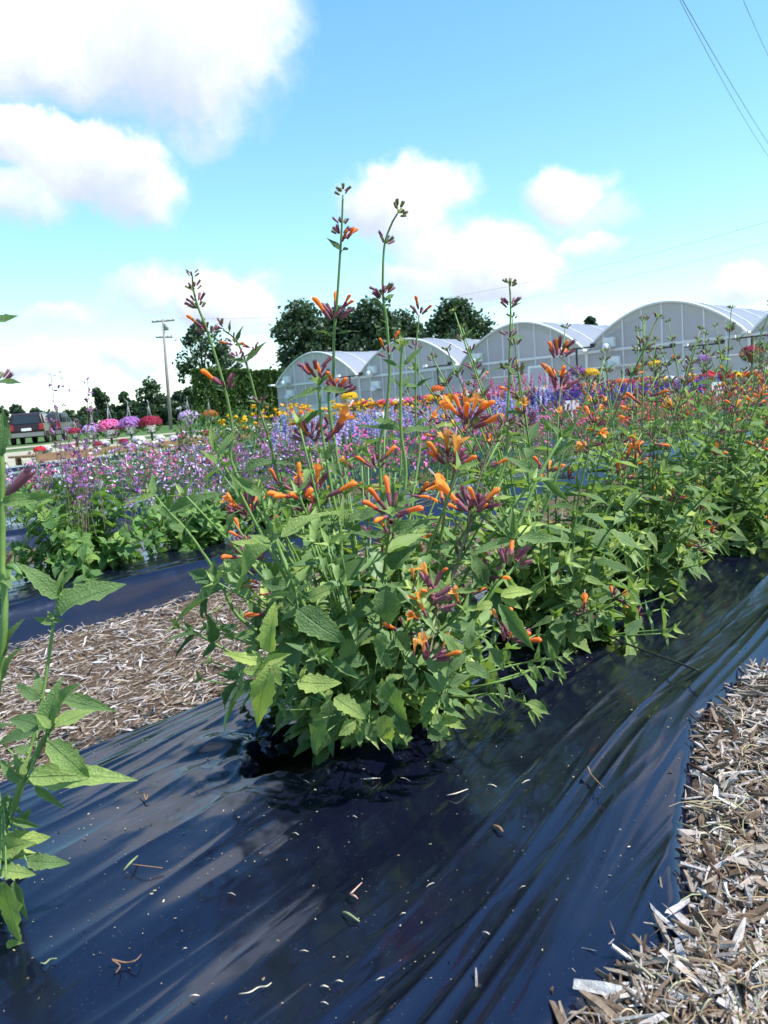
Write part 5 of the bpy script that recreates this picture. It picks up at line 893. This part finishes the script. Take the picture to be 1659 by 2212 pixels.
for k in range(5):
    vr = PIT * (k + 1) - .5; hw = PIT / 2
    xs = [-1 + 2 * i / 24 for i in range(25)]
    V = []; Fc = []
    for j, du in enumerate((0, 34)):
        for x in xs: V.append((du - (.12 if j == 0 else 0), vr + x * hw, arch(x) + .05))
    for i in range(24): Fc.append((i, i + 1, 25 + i + 1, 25 + i))
    obj('roof', mesh('roof', V, Fc, [M_ROOF], smooth=False), gh); rf = [o for o in gh.children][-1] if False else None
    b = B()
    for du in range(2, 34, 4): b.tube([(du, vr + x * hw, arch(x) + .07) for x in xs[::2]], .035, 4)
    b.build('roof_ribs', M_ALU, gh)
    b = B(); b.tube([(-.10, vr + x * hw, arch(x) + .02) for x in xs], .07, 5); b.build('arch_rim', M_ALU, gh)
    b = B(); n = 24
    for i in range(n):
        x0, x1 = xs[i], xs[i + 1]; in0 = max(arch(x0) - .42, ZG + .06); in1 = max(arch(x1) - .42, ZG + .06)
        if arch(x0) - in0 > .02 or arch(x1) - in1 > .02: b.add([(-.03, vr + x0 * hw, in0), (-.03, vr + x1 * hw, in1), (-.03, vr + x1 * hw, max(arch(x1), in1)), (-.03, vr + x0 * hw, max(arch(x0), in0))], [(0, 1, 2, 3)])
    b.build('arch_sheet', M_BAND, gh)
    NC = 8
    for i in range(NC):
        x0, x1 = -1 + 2 * i / NC, -1 + 2 * (i + 1) / NC; y0, y1 = vr + x0 * hw + .02, vr + x1 * hw - .02
        for z0, z1, m_, nm in ((0.0, .82, M_KNEE, 'kneewall_panel'), (.9, 1.62, M_PAN, 'panel'), (1.68, ZG - .05, M_PAN, 'panel')):
            b = B(); b.box((.02, (y0 + y1) / 2, (z0 + z1) / 2), (.03, y1 - y0, z1 - z0)); b.build(nm, m_, gh)
        ts = np.linspace(x0, x1, 4); v = [(.01, vr + t * hw, ZG + .08) for t in ts] + [(.01, vr + t * hw, max(arch(t) - .02, ZG + .09)) for t in ts]
        obj('panel', mesh('panel', v, [(j, j + 1, j + 5, j + 4) for j in range(3)], [M_PAN], smooth=False), gh)
        b = B(); xm = x0 if i else -1; b.box((-.03, vr + xm * hw, (arch(xm) if i else ZG) / 2), (.07, .075 if i else .16, arch(xm) if i else ZG)); b.build('mullion', M_ALU, gh)
    b = B(); b.box((-.05, vr, ZG), (.12, PIT, .15)); b.build('gutter_beam', M_ALU, gh)
    b = B(); b.box((-.045, vr, .86), (.08, PIT, .08)); b.box((-.045, vr, 1.65), (.06, PIT, .05)); b.build('rail', M_ALU, gh)
    b = B(); b.box((-.35, vr + hw, ZG + .12), (.7, .3, .1)); b.build('gutter_end', M_KNEE, gh)
    for s, z in ((-.66, 2.9), (-.60, 1.9)):                       # wall fans and heater hoods
        f_ = B(); f_.box((-.22, vr - s * hw, z), (.3, .62, .5)); o = f_.build('fan_housing', M_KNEE, gh); f_ = B(); f_.lathe([(.001, 0), (.2, 0), (.23, .12), (.2, .3), (.1, .36), (.001, .37)], 14, (-.5, vr - s * hw + .05, z - .42)); f_.build('fan_hood', M_ALU, o, True)
    if k in (0, 2, 4): b = B(); b.box((-.05, vr - 1.2, 1.05), (.08, 1.3, 2.1)); o = b.build('door', M_KNEE, gh); b = B(); b.box((-.10, vr - 1.2, 1.45), (.03, 1.0, 1.0)); b.build('door_window', M_PAN, o); b = B(); b.tube([(-.1, vr - .65, 1.0), (-.18, vr - .65, 1.05), (-.1, vr - .65, 1.1)], .02, 5); b.build('handle', M_BLK, o)
grid(np.linspace(GU + .3, GU + 34, 6), np.linspace(3, 55, 6), lambda u, v: np.full(u.shape, -.02), 'greenhouse_floor', M_GRAVEL)
# ------------------------------------------------------------------ trees, hedge, pole, wires, cars
M_BARK = mat('grey_bark', (.10, .08, .06), .9, .2, .3, 6, bump=.6)
M_TREE = leafmat('tree_leaf', (.016, .036, .022), (.040, .076, .040), (.09, .14, .06), per_object=False, veins=False, trans=.25)
M_CED = leafmat('cedar_leaf', (.03, .065, .016), (.07, .13, .03), (.12, .19, .045), per_object=False, veins=False, trans=.15)
QV = np.array([(-.5, -.32, 0), (.45, -.4, .08), (.55, .3, 0), (-.4, .42, .1)]); QF = np.array([(0, 1, 2, 3)])
def tree(label, x, ytop, d, wd, crown_lo, seed, n=5000, leaf=.36, lobes=14, dens=.75, tr=.22, name='tree', group='trees round the field', mt=None):
    global rng
    rng = np.random.default_rng(seed); top = at(x, ytop, d); base = Vector((top.x, top.y, -.06)); H = top.z + .06; W_ = wd * d / F * 1.15
    t = thing(name, label, 'tree', base, group); rr = random.Random(seed); lo = H * crown_lo
    b = B(); b.tube([(0, 0, -.2), (.05 * H * rr.uniform(-.3, .3), 0, H * .3), (0, .03 * H * rr.uniform(-.5, .5), H * .62), (0, 0, H * .85)], [tr, tr * .75, tr * .45, tr * .12], 7)
    C = []
    for i in range(lobes):
        a = rr.uniform(0, 6.283); zz = lo + (H - lo) * (i + .5) / lobes; f = math.sin(math.pi * min(max((zz - lo) / (H - lo), .0), 1) ** .75 * .93 + .2); q = W_ / 2 * f * math.sqrt(rr.uniform(.15, 1)) * .8
        C.append((q * math.cos(a), q * math.sin(a), zz - (H - lo) * .06, W_ * rr.uniform(.17, .30)))
    for c in C: b.tube([(0, 0, max(c[2] * .55, H * .18)), (c[0] * .5, c[1] * .5, c[2] * .8), c[:3]], [tr * .32, tr * .2, tr * .06], 5)
    b.build('trunk', M_BARK, t, True)
    C = np.array(C); idx = rng.integers(0, len(C), n); p = rng.normal(size=(n, 3)); p /= np.linalg.norm(p, axis=1)[:, None]; q = rng.uniform(.2, 1, n) ** .45 * (1 + .25 * rng.normal(size=n) * .5)
    pos = C[idx, :3] + p * (q * C[idx, 3])[:, None] * np.array([1, 1, .8]); keep = vnoise(pos[:, 0] * 1.1 + seed, pos[:, 2] * 1.1 + pos[:, 1] * .7, seed) < dens; pos = pos[keep]; tn = rng.uniform(.1, .9, len(pos)) * .5 + .5 * (rng.uniform(0, 1, len(C))[idx[keep]])
    merged('crown', t, QV, QF, rand_frames(pos, rng.uniform(.6, 1.3, len(pos)) * leaf), mt or M_TREE, tn)
tree('tall broad dark tree behind the smallest greenhouse arch', 648, 662, 96, 140, .18, 1, 9000, .42, 20, group='big trees behind the greenhouse')
tree('broad round tree beside the tallest one behind the greenhouse', 728, 672, 100, 130, .1, 21, 9000, .42, 18, group='big trees behind the greenhouse')
tree('rounded dark tree behind the second greenhouse arch', 800, 658, 98, 140, .1, 2, 9000, .42, 18, group='big trees behind the greenhouse')
tree('lower spreading tree between the two dark crowns behind the greenhouse', 868, 674, 104, 120, .1, 3, 7000, .42, 14, group='big trees behind the greenhouse')
tree('lone dense tree rising above the third greenhouse arch', 985, 652, 92, 140, .3, 4, 9000, .38, 18, .85, group='big trees behind the greenhouse')
tree('small distant tree showing over the greenhouse roof', 1273, 684, 120, 48, .5, 5, 2500, .4, 9, group='big trees behind the greenhouse')
tree('dark feathery tree behind the clipped hedge', 428, 698, 82, 112, .46, 6, 5500, .30, 20, .62)
tree('second feathery tree leaning over the clipped hedge', 475, 745, 84, 60, .45, 16, 2500, .34, 10, .7)
tree('lone round-topped tree on a thin trunk in the far field', 210, 838, 130, 44, .35, 7, 1800, .4, 9, .85, .12)
tree('open-crowned tree beside the utility pole', 322, 820, 110, 66, .2, 8, 2600, .3, 12, .6, .15)
tree('small dark tree near the round-topped one', 266, 846, 115, 36, .25, 9, 1600, .36, 8)
for i, (x, y, wd) in enumerate(((30, 880, 60), (75, 884, 50), (110, 895, 60), (150, 890, 55), (180, 888, 60), (240, 884, 60), (285, 872, 60), (345, 858, 50), (385, 848, 50), (405, 838, 46), (365, 866, 50), (310, 878, 60), (-20, 880, 70), (425, 860, 50))):
    tree('dark low tree of the distant hedgerow beyond the lawn', x, y, 118 + 6 * (i % 3), wd, .05, 40 + i, 1900, .42, 9, .9, .12, group='hedgerow trees')
def hedge_shrub(i, x, d):
    global rng
    rng = np.random.default_rng(500 + i); top = at(x, 800 + (420 - x) * -.02, d); H = top.z; t = thing('arborvitae', f'tall arborvitae of the clipped dark hedge, {NTH[i]} from the utility pole side', 'hedge shrub', (top.x, top.y, -.06), 'clipped arborvitae hedge', -AZ)
    n = 9000; p = rng.uniform(-1, 1, (n, 3)); side = rng.integers(0, 3, n); s = np.sign(p); idx = np.arange(n); m_ = side < 2; p[idx[m_], side[m_]] = s[idx[m_], side[m_]] * rng.uniform(.8, 1.04, m_.sum()); m2 = side == 2; p[m2, 2] = rng.uniform(.93, 1.02, m2.sum())
    pos = np.stack([p[:, 0] * .82, p[:, 1] * .82, (p[:, 2] + 1) / 2 * H], 1) * (1 + .05 * (vnoise(p[:, 0] * 3, p[:, 2] * 9, i) - .5))[:, None]
    merged('crown', t, QV * np.array([1, .5, 1]), QF, rand_frames(pos, rng.uniform(.18, .42, n), .8), M_CED, rng.uniform(.1, .9, n)); b = B(); b.tube([(0, 0, -.2), (0, 0, H * .5), (0, 0, H * .9)], [.14, .1, .03], 6); b.build('trunk', M_BARK, t, True)
for i in range(6): hedge_shrub(i, 440 + i * 40, 64 + i * .4)
M_POLE = mat('weathered_pole', (.26, .22, .215), .85, .2, .2, 4)
pb = at(369, 924, 62); pt = at(352, 690, 62.5); pb.z = -.06
up_ = thing('utility_pole', 'weathered wooden utility pole with two crossarms beyond the lawn', 'utility pole', pb)
ax = Vector((pt.x - pb.x, pt.y - pb.y, pt.z - pb.z)); b = B(); b.tube([(0, 0, -.3), ax * .5, ax], [.15, .125, .09], 9); b.build('shaft', M_POLE, up_, True)
dr = Vector((math.sin(AZ + .12), -math.cos(AZ + .12), 0))
for fr, hw, tl in ((.985, .85, .02), (.84, .62, -.05)):
    c = ax * fr; b = B(); b.tube([c - dr * hw + Z * tl * -hw, c, c + dr * hw + Z * tl * hw], .075, 4); o = b.build('crossarm', M_POLE, up_)
    for q in (-.9, -.45, .45, .9): b = B(); b.lathe([(.001, 0), (.05, 0), (.06, .08), (.03, .14), (.05, .18), (.001, .2)], 8, tuple(c + dr * hw * q + Z * .06)); b.build('insulator', M_POTW, o, True)
b = B(); b.lathe([(.001, 0), (.16, 0), (.16, .5), (.001, .52)], 10, tuple(ax * .90 + dr * .22)); b.build('transformer', mat('grey_can', (.35, .36, .38)), up_, True)
M_WIRE = mat('wire', (.05, .05, .06), .5, .3)
def wire(label, a, b_, sag, r=.012):
    a = Vector(a); b_ = Vector(b_); P = [a.lerp(b_, i / 14) - Z * sag * 4 * (i / 14) * (1 - i / 14) for i in range(15)]; v, f = tube([p - a for p in P], r, 5); o = obj('overhead_wire', mesh('overhead_wire', v, f, [M_WIRE])); o.location = a; tag(o, label, 'wire', 'overhead wires')
wire('thicker overhead wire crossing the sky, one of a close pair', at(1440, -60, 18), at(1720, 395, 46), .25, .008)
wire('thinner overhead wire crossing the sky, one of a close pair', at(1438, -60, 18.3), at(1760, 440, 46), .9, .006)
wire('single overhead wire cutting the sky apart from the pair', at(1580, -60, 18), at(1720, 235, 40), .2, .006)
wire('faint long wire running low over the greenhouses toward the pole', pb + ax * .985 + dr * .7 + Z * .18, at(1760, 448, 40), 1.6, .006)
wire('second faint wire running low over the greenhouses toward the pole', pb + ax * .84 + dr * .5 + Z * .18, at(1760, 495, 40), 1.4, .005)
M_CAR = mat('dark_car_paint', (.035, .035, .045), .25, .6, .05); M_CARR = mat('red_car_paint', (.022, .008, .010), .25, .6, .05); M_GLASS = mat('car_glass', (.02, .025, .03), .08, .7, .02); M_TYRE = mat('tyre', (.02, .02, .02), .8, .2); M_TAIL = mat('tail_lamp', (.30, .012, .015), .25, .6, .05); M_RIM = mat('wheel_rim', (.5, .5, .52), .3, .5)
def car(label, c, rz, paint):
    t = thing('parked_car', label, 'car', c, 'cars parked beyond the yard', rz)
    pr = [(-2.2, .35), (-2.25, .75), (-2.15, 1.05), (-1.95, 1.62), (-1.7, 1.7), (.3, 1.68), (1.0, 1.12), (2.0, .98), (2.25, .75), (2.25, .35)]; b = B(); v = []
    for s in (-1, 1): v += [(x, s * (.9 if z < 1.1 else .9 - .16 * (z - 1.1) / .6), z) for x, z in pr]
    n = len(pr); b.add(v, [tuple(range(n - 1, -1, -1)), tuple(range(n, 2 * n))] + [(i, (i + 1) % n, n + (i + 1) % n, n + i) for i in range(n)]); o = b.build('body', paint, t)
    bv = o.modifiers.new('bevel', 'BEVEL'); bv.width = .06; bv.segments = 2
    b = B(); b.add([(-2.155, -.68, 1.12), (-2.155, .68, 1.12), (-2.0, .6, 1.56), (-2.0, -.6, 1.56)], [(0, 3, 2, 1)]); b.build('rear_window', M_GLASS, t)
    for s in (-1, 1):
        b = B(); b.add([(-1.8, s * .905, 1.12), (.5, s * .905, 1.12), (.2, s * .80, 1.58), (-1.65, s * .80, 1.58)], [(0, 1, 2, 3)]); b.build('side_window', M_GLASS, t)
        b = B(); b.box((-2.2, s * .75, .92), (.12, .2, .32)); b.build('tail_lamp', M_TAIL, t)
        for x in (-1.4, 1.4):
            w_ = B(); w_.lathe([(.2, -.1), (.33, -.1), (.34, 0), (.33, .1), (.2, .1)], 16); o = w_.build('wheel', M_TYRE, t, True); o.location = (x, s * .86, .33); o.rotation_euler = (R(90), 0, 0); w_ = B(); w_.lathe([(.001, .08), (.2, .06), (.2, -.1)], 12); w_.build('rim', M_RIM, o, True)
    b = B(); b.box((-2.26, 0, .52), (.12, 1.7, .22)); b.build('bumper', mat('grey_bumper', (.2, .2, .21)), t); b = B(); b.box((-2.275, 0, .80), (.03, .5, .14)); b.build('plate', M_POTW, t)
c = at(72, 930, 46); car('very dark maroon parked car seen from behind beyond the plants', (c.x, c.y, -.06), AZ + .25, M_CARR)
c = at(118, 928, 50); car('black parked car with red tail lamps beside the maroon one', (c.x, c.y, -.06), AZ + .15, M_CAR)
# ------------------------------------------------------------------ small things lying on the film
random.seed(77); rng = np.random.default_rng(77)
def fz(u, v): return float(filmz(np.array([u]), np.array([v]))[0])
M_STRAW = mat('dry_straw', (.55, .47, .36), .8, .2, .25, 200); M_TWIG = mat('dry_brown_twig', (.26, .15, .09), .85, .2, .3, 200); M_GRN = mat('wilted_green', (.20, .24, .12), .8, .2, .3, 200)
def bit(name, label, cat, z, pts, r, m, lift=.003, group=None, fat=None):
    P = []
    for i, (x, y) in enumerate(pts): q = onz(*px(z, x, y), .11); q = onz(*px(z, x, y), fz(q.x, q.y) + lift * (1 + (i % 2))); P.append(q)
    b = B(); s = spline(P, 4); n = len(s); rad = [r * .62 * (.55 + .6 * math.sin(math.pi * (i + .6) / (n + .4))) for i in range(n)]
    if fat is not None: rad = [q * (1 + fat * math.exp(-(i / 2.2) ** 2)) for i, q in enumerate(rad)]
    b.tube(s, rad, 5); tag(b.build(name, m, smooth=True), label, cat, group)
ZN['G'] = (1119, 1188, .4628); ZN['K'] = (378, 1620, .5208)
bit('dry_flower_stalk', 'dried brown flower head with bent stalk resting on the black film', 'plant debris', 'G', [(325, 1015), (340, 1045), (370, 1080), (400, 1108)], .0011, M_TWIG, .010, fat=3.2)
bit('broken_stem', 'pale green broken stem piece with forked end on the film', 'plant debris', 'M', [(1215, 1185), (1280, 1110), (1355, 1040)], .0019, M_GRN, .004)
bit('thin_twig', 'thin straight twig touching the broken green stem', 'plant debris', 'M', [(1270, 1120), (1380, 1135), (1600, 1160)], .0009, M_TWIG, .004)
bit('bent_petal', 'small bent pinkish stalk with a curled end on the film', 'plant debris', 'K', [(775, 550), (735, 590), (728, 598), (745, 605), (758, 618)], .0016, mat('pinkish_dry', (.55, .33, .27), .8, .2), .005)
bit('curled_leaf_scrap', 'curled olive leaf scrap beside the bent pinkish stalk', 'plant debris', 'K', [(695, 672), (720, 680), (765, 712)], .0019, M_GRN, .003)
bit('pale_straw', 'longest straight pale straw on the film in front of the plant', 'plant debris', 'K', [(1127, 188), (1165, 180), (1215, 162)], .0011, M_STRAW, .003)
bit('pale_straw', 'paired short pale straws just before the plant base', 'plant debris', 'K', [(782, 121), (815, 118), (850, 117)], .0013, M_STRAW, .003)
bit('dry_flower_bit', 'dark crumpled seed scrap by the wrinkled film shoulder', 'plant debris', 'K', [(1320, 312), (1345, 322), (1360, 340)], .0026, M_TWIG, .003)
bit('curly_fibre', 'curly pale fibre low on the flat film', 'plant debris', 'K', [(265, 1012), (310, 1005), (345, 985), (380, 980), (400, 965)], .0010, M_STRAW, .003)
bit('hook_twig', 'hooked brown twig with a pod end near the film edge below the pale hyssop', 'plant debris', 'M', [(1390, 2010), (1330, 2070), (1230, 2090), (1100, 2060), (1180, 2120), (1140, 2190)], .0012, M_TWIG, .004)
bit('olive_sliver', 'curled olive sliver below the pale hyssop on the film', 'plant debris', 'M', [(395, 2090), (440, 2100), (490, 2060), (555, 2050)], .0012, M_GRN, .003)
bit('brown_scrap', 'tiny forked brown scrap on the film near the far shoulder', 'plant debris', 'M', [(1365, 420), (1410, 430), (1435, 490), (1455, 430)], .0014, M_TWIG, .004)
for i, (x, y) in enumerate(((500, 348), (745, 278), (535, 835), (620, 982), (1058, 560), (1290, 760), (945, 680), (235, 598), (40, 825), (680, 960), (1455, 132), (1315, 148), (1440, 570), (620, 1050), (80, 1020), (850, 950), (955, 122), (545, 132))):
    a = random.uniform(-.8, .8); L = random.uniform(10, 24); bit('straw_fragment', 'short pale straw fragment lying on the black film', 'plant debris', 'K', [(x - L * math.cos(a), y - L * math.sin(a) * .6), (x, y - 4), (x + L * math.cos(a), y + L * math.sin(a) * .6)], random.uniform(.0006, .0011), M_STRAW, .003, 'straw fragments on the film')
# crumbs
n = 1500; u = .2 + np.abs(rng.normal(0, 1.0, n)); v = rng.uniform(.36, 1.25, n); v = np.where(rng.random(n) < .25, .86 + (v - .86) * .35, v); zz = filmz(u, v) + .0012; pos = np.stack([u, v, zz], 1)
M_CRM = mat('pale_crumb', (.50, .48, .46), .8, .2, .3, 300)
o = obj('dust_crumbs', mesh('dust_crumbs', *inst(np.array([(-.5, -.25, 0), (.5, -.2, .1), (.45, .25, .1), (-.5, .2, 0)]), QF, rand_frames(pos, np.exp(np.clip(rng.normal(-6.5, .45, n), -8, -5.7)), 0, .95))[:2], [M_STR], smooth=False, tint=np.repeat(rng.uniform(0, 1, n), 4))); tag(o, 'pale crumbs and dust flecks strewn over the black film', 'crumbs', kind='stuff')
# the black wire across the film
def onfilm(x, y, up=.004):
    q = onz(x, y, .10)
    for _ in range(3): q = onz(x, y, fz(q.x, q.y) + up)
    return q
wp = [onfilm(1195, 1330, .004), onfilm(1230, 1344, .006), onfilm(1250, 1340, .012), onfilm(1264, 1338, .014), onfilm(1285, 1358, .02), onfilm(1340, 1385, .022), onfilm(1400, 1408, .022), onfilm(1460, 1430, .022), onfilm(1508, 1448, .022)]
b = B(); b.tube(spline(wp, 4), .0018, 6); tag(b.build('black_wire', M_BLK, smooth=True), 'thin black wire sticking out over the film from the hyssop row', 'wire')
# crumpled film flap at the torn hole
fl = B(); cpt = onfilm(590, 1618, .006)
for k in range(7):
    a = R(150 + 25 * k); d = Vector((math.cos(a), math.sin(a), 0)); s = d.cross(Z); L = random.uniform(.016, .034); q = cpt + d * .012 * k / 3
    fl.add([q - s * .012, q + s * .012, q + s * .009 + d * L * .5 + Z * random.uniform(.008, .02), q - s * .009 + d * L * .5 + Z * random.uniform(.008, .022), q + d * L + s * .006 + Z * random.uniform(0, .012), q + d * L - s * .008 + Z * random.uniform(0, .012)], [(0, 1, 2, 3), (3, 2, 4, 5)])
tag(fl.build('torn_film_flap', M_FILM, smooth=True), 'crumpled flap of black film standing at the torn hole', 'plastic film')
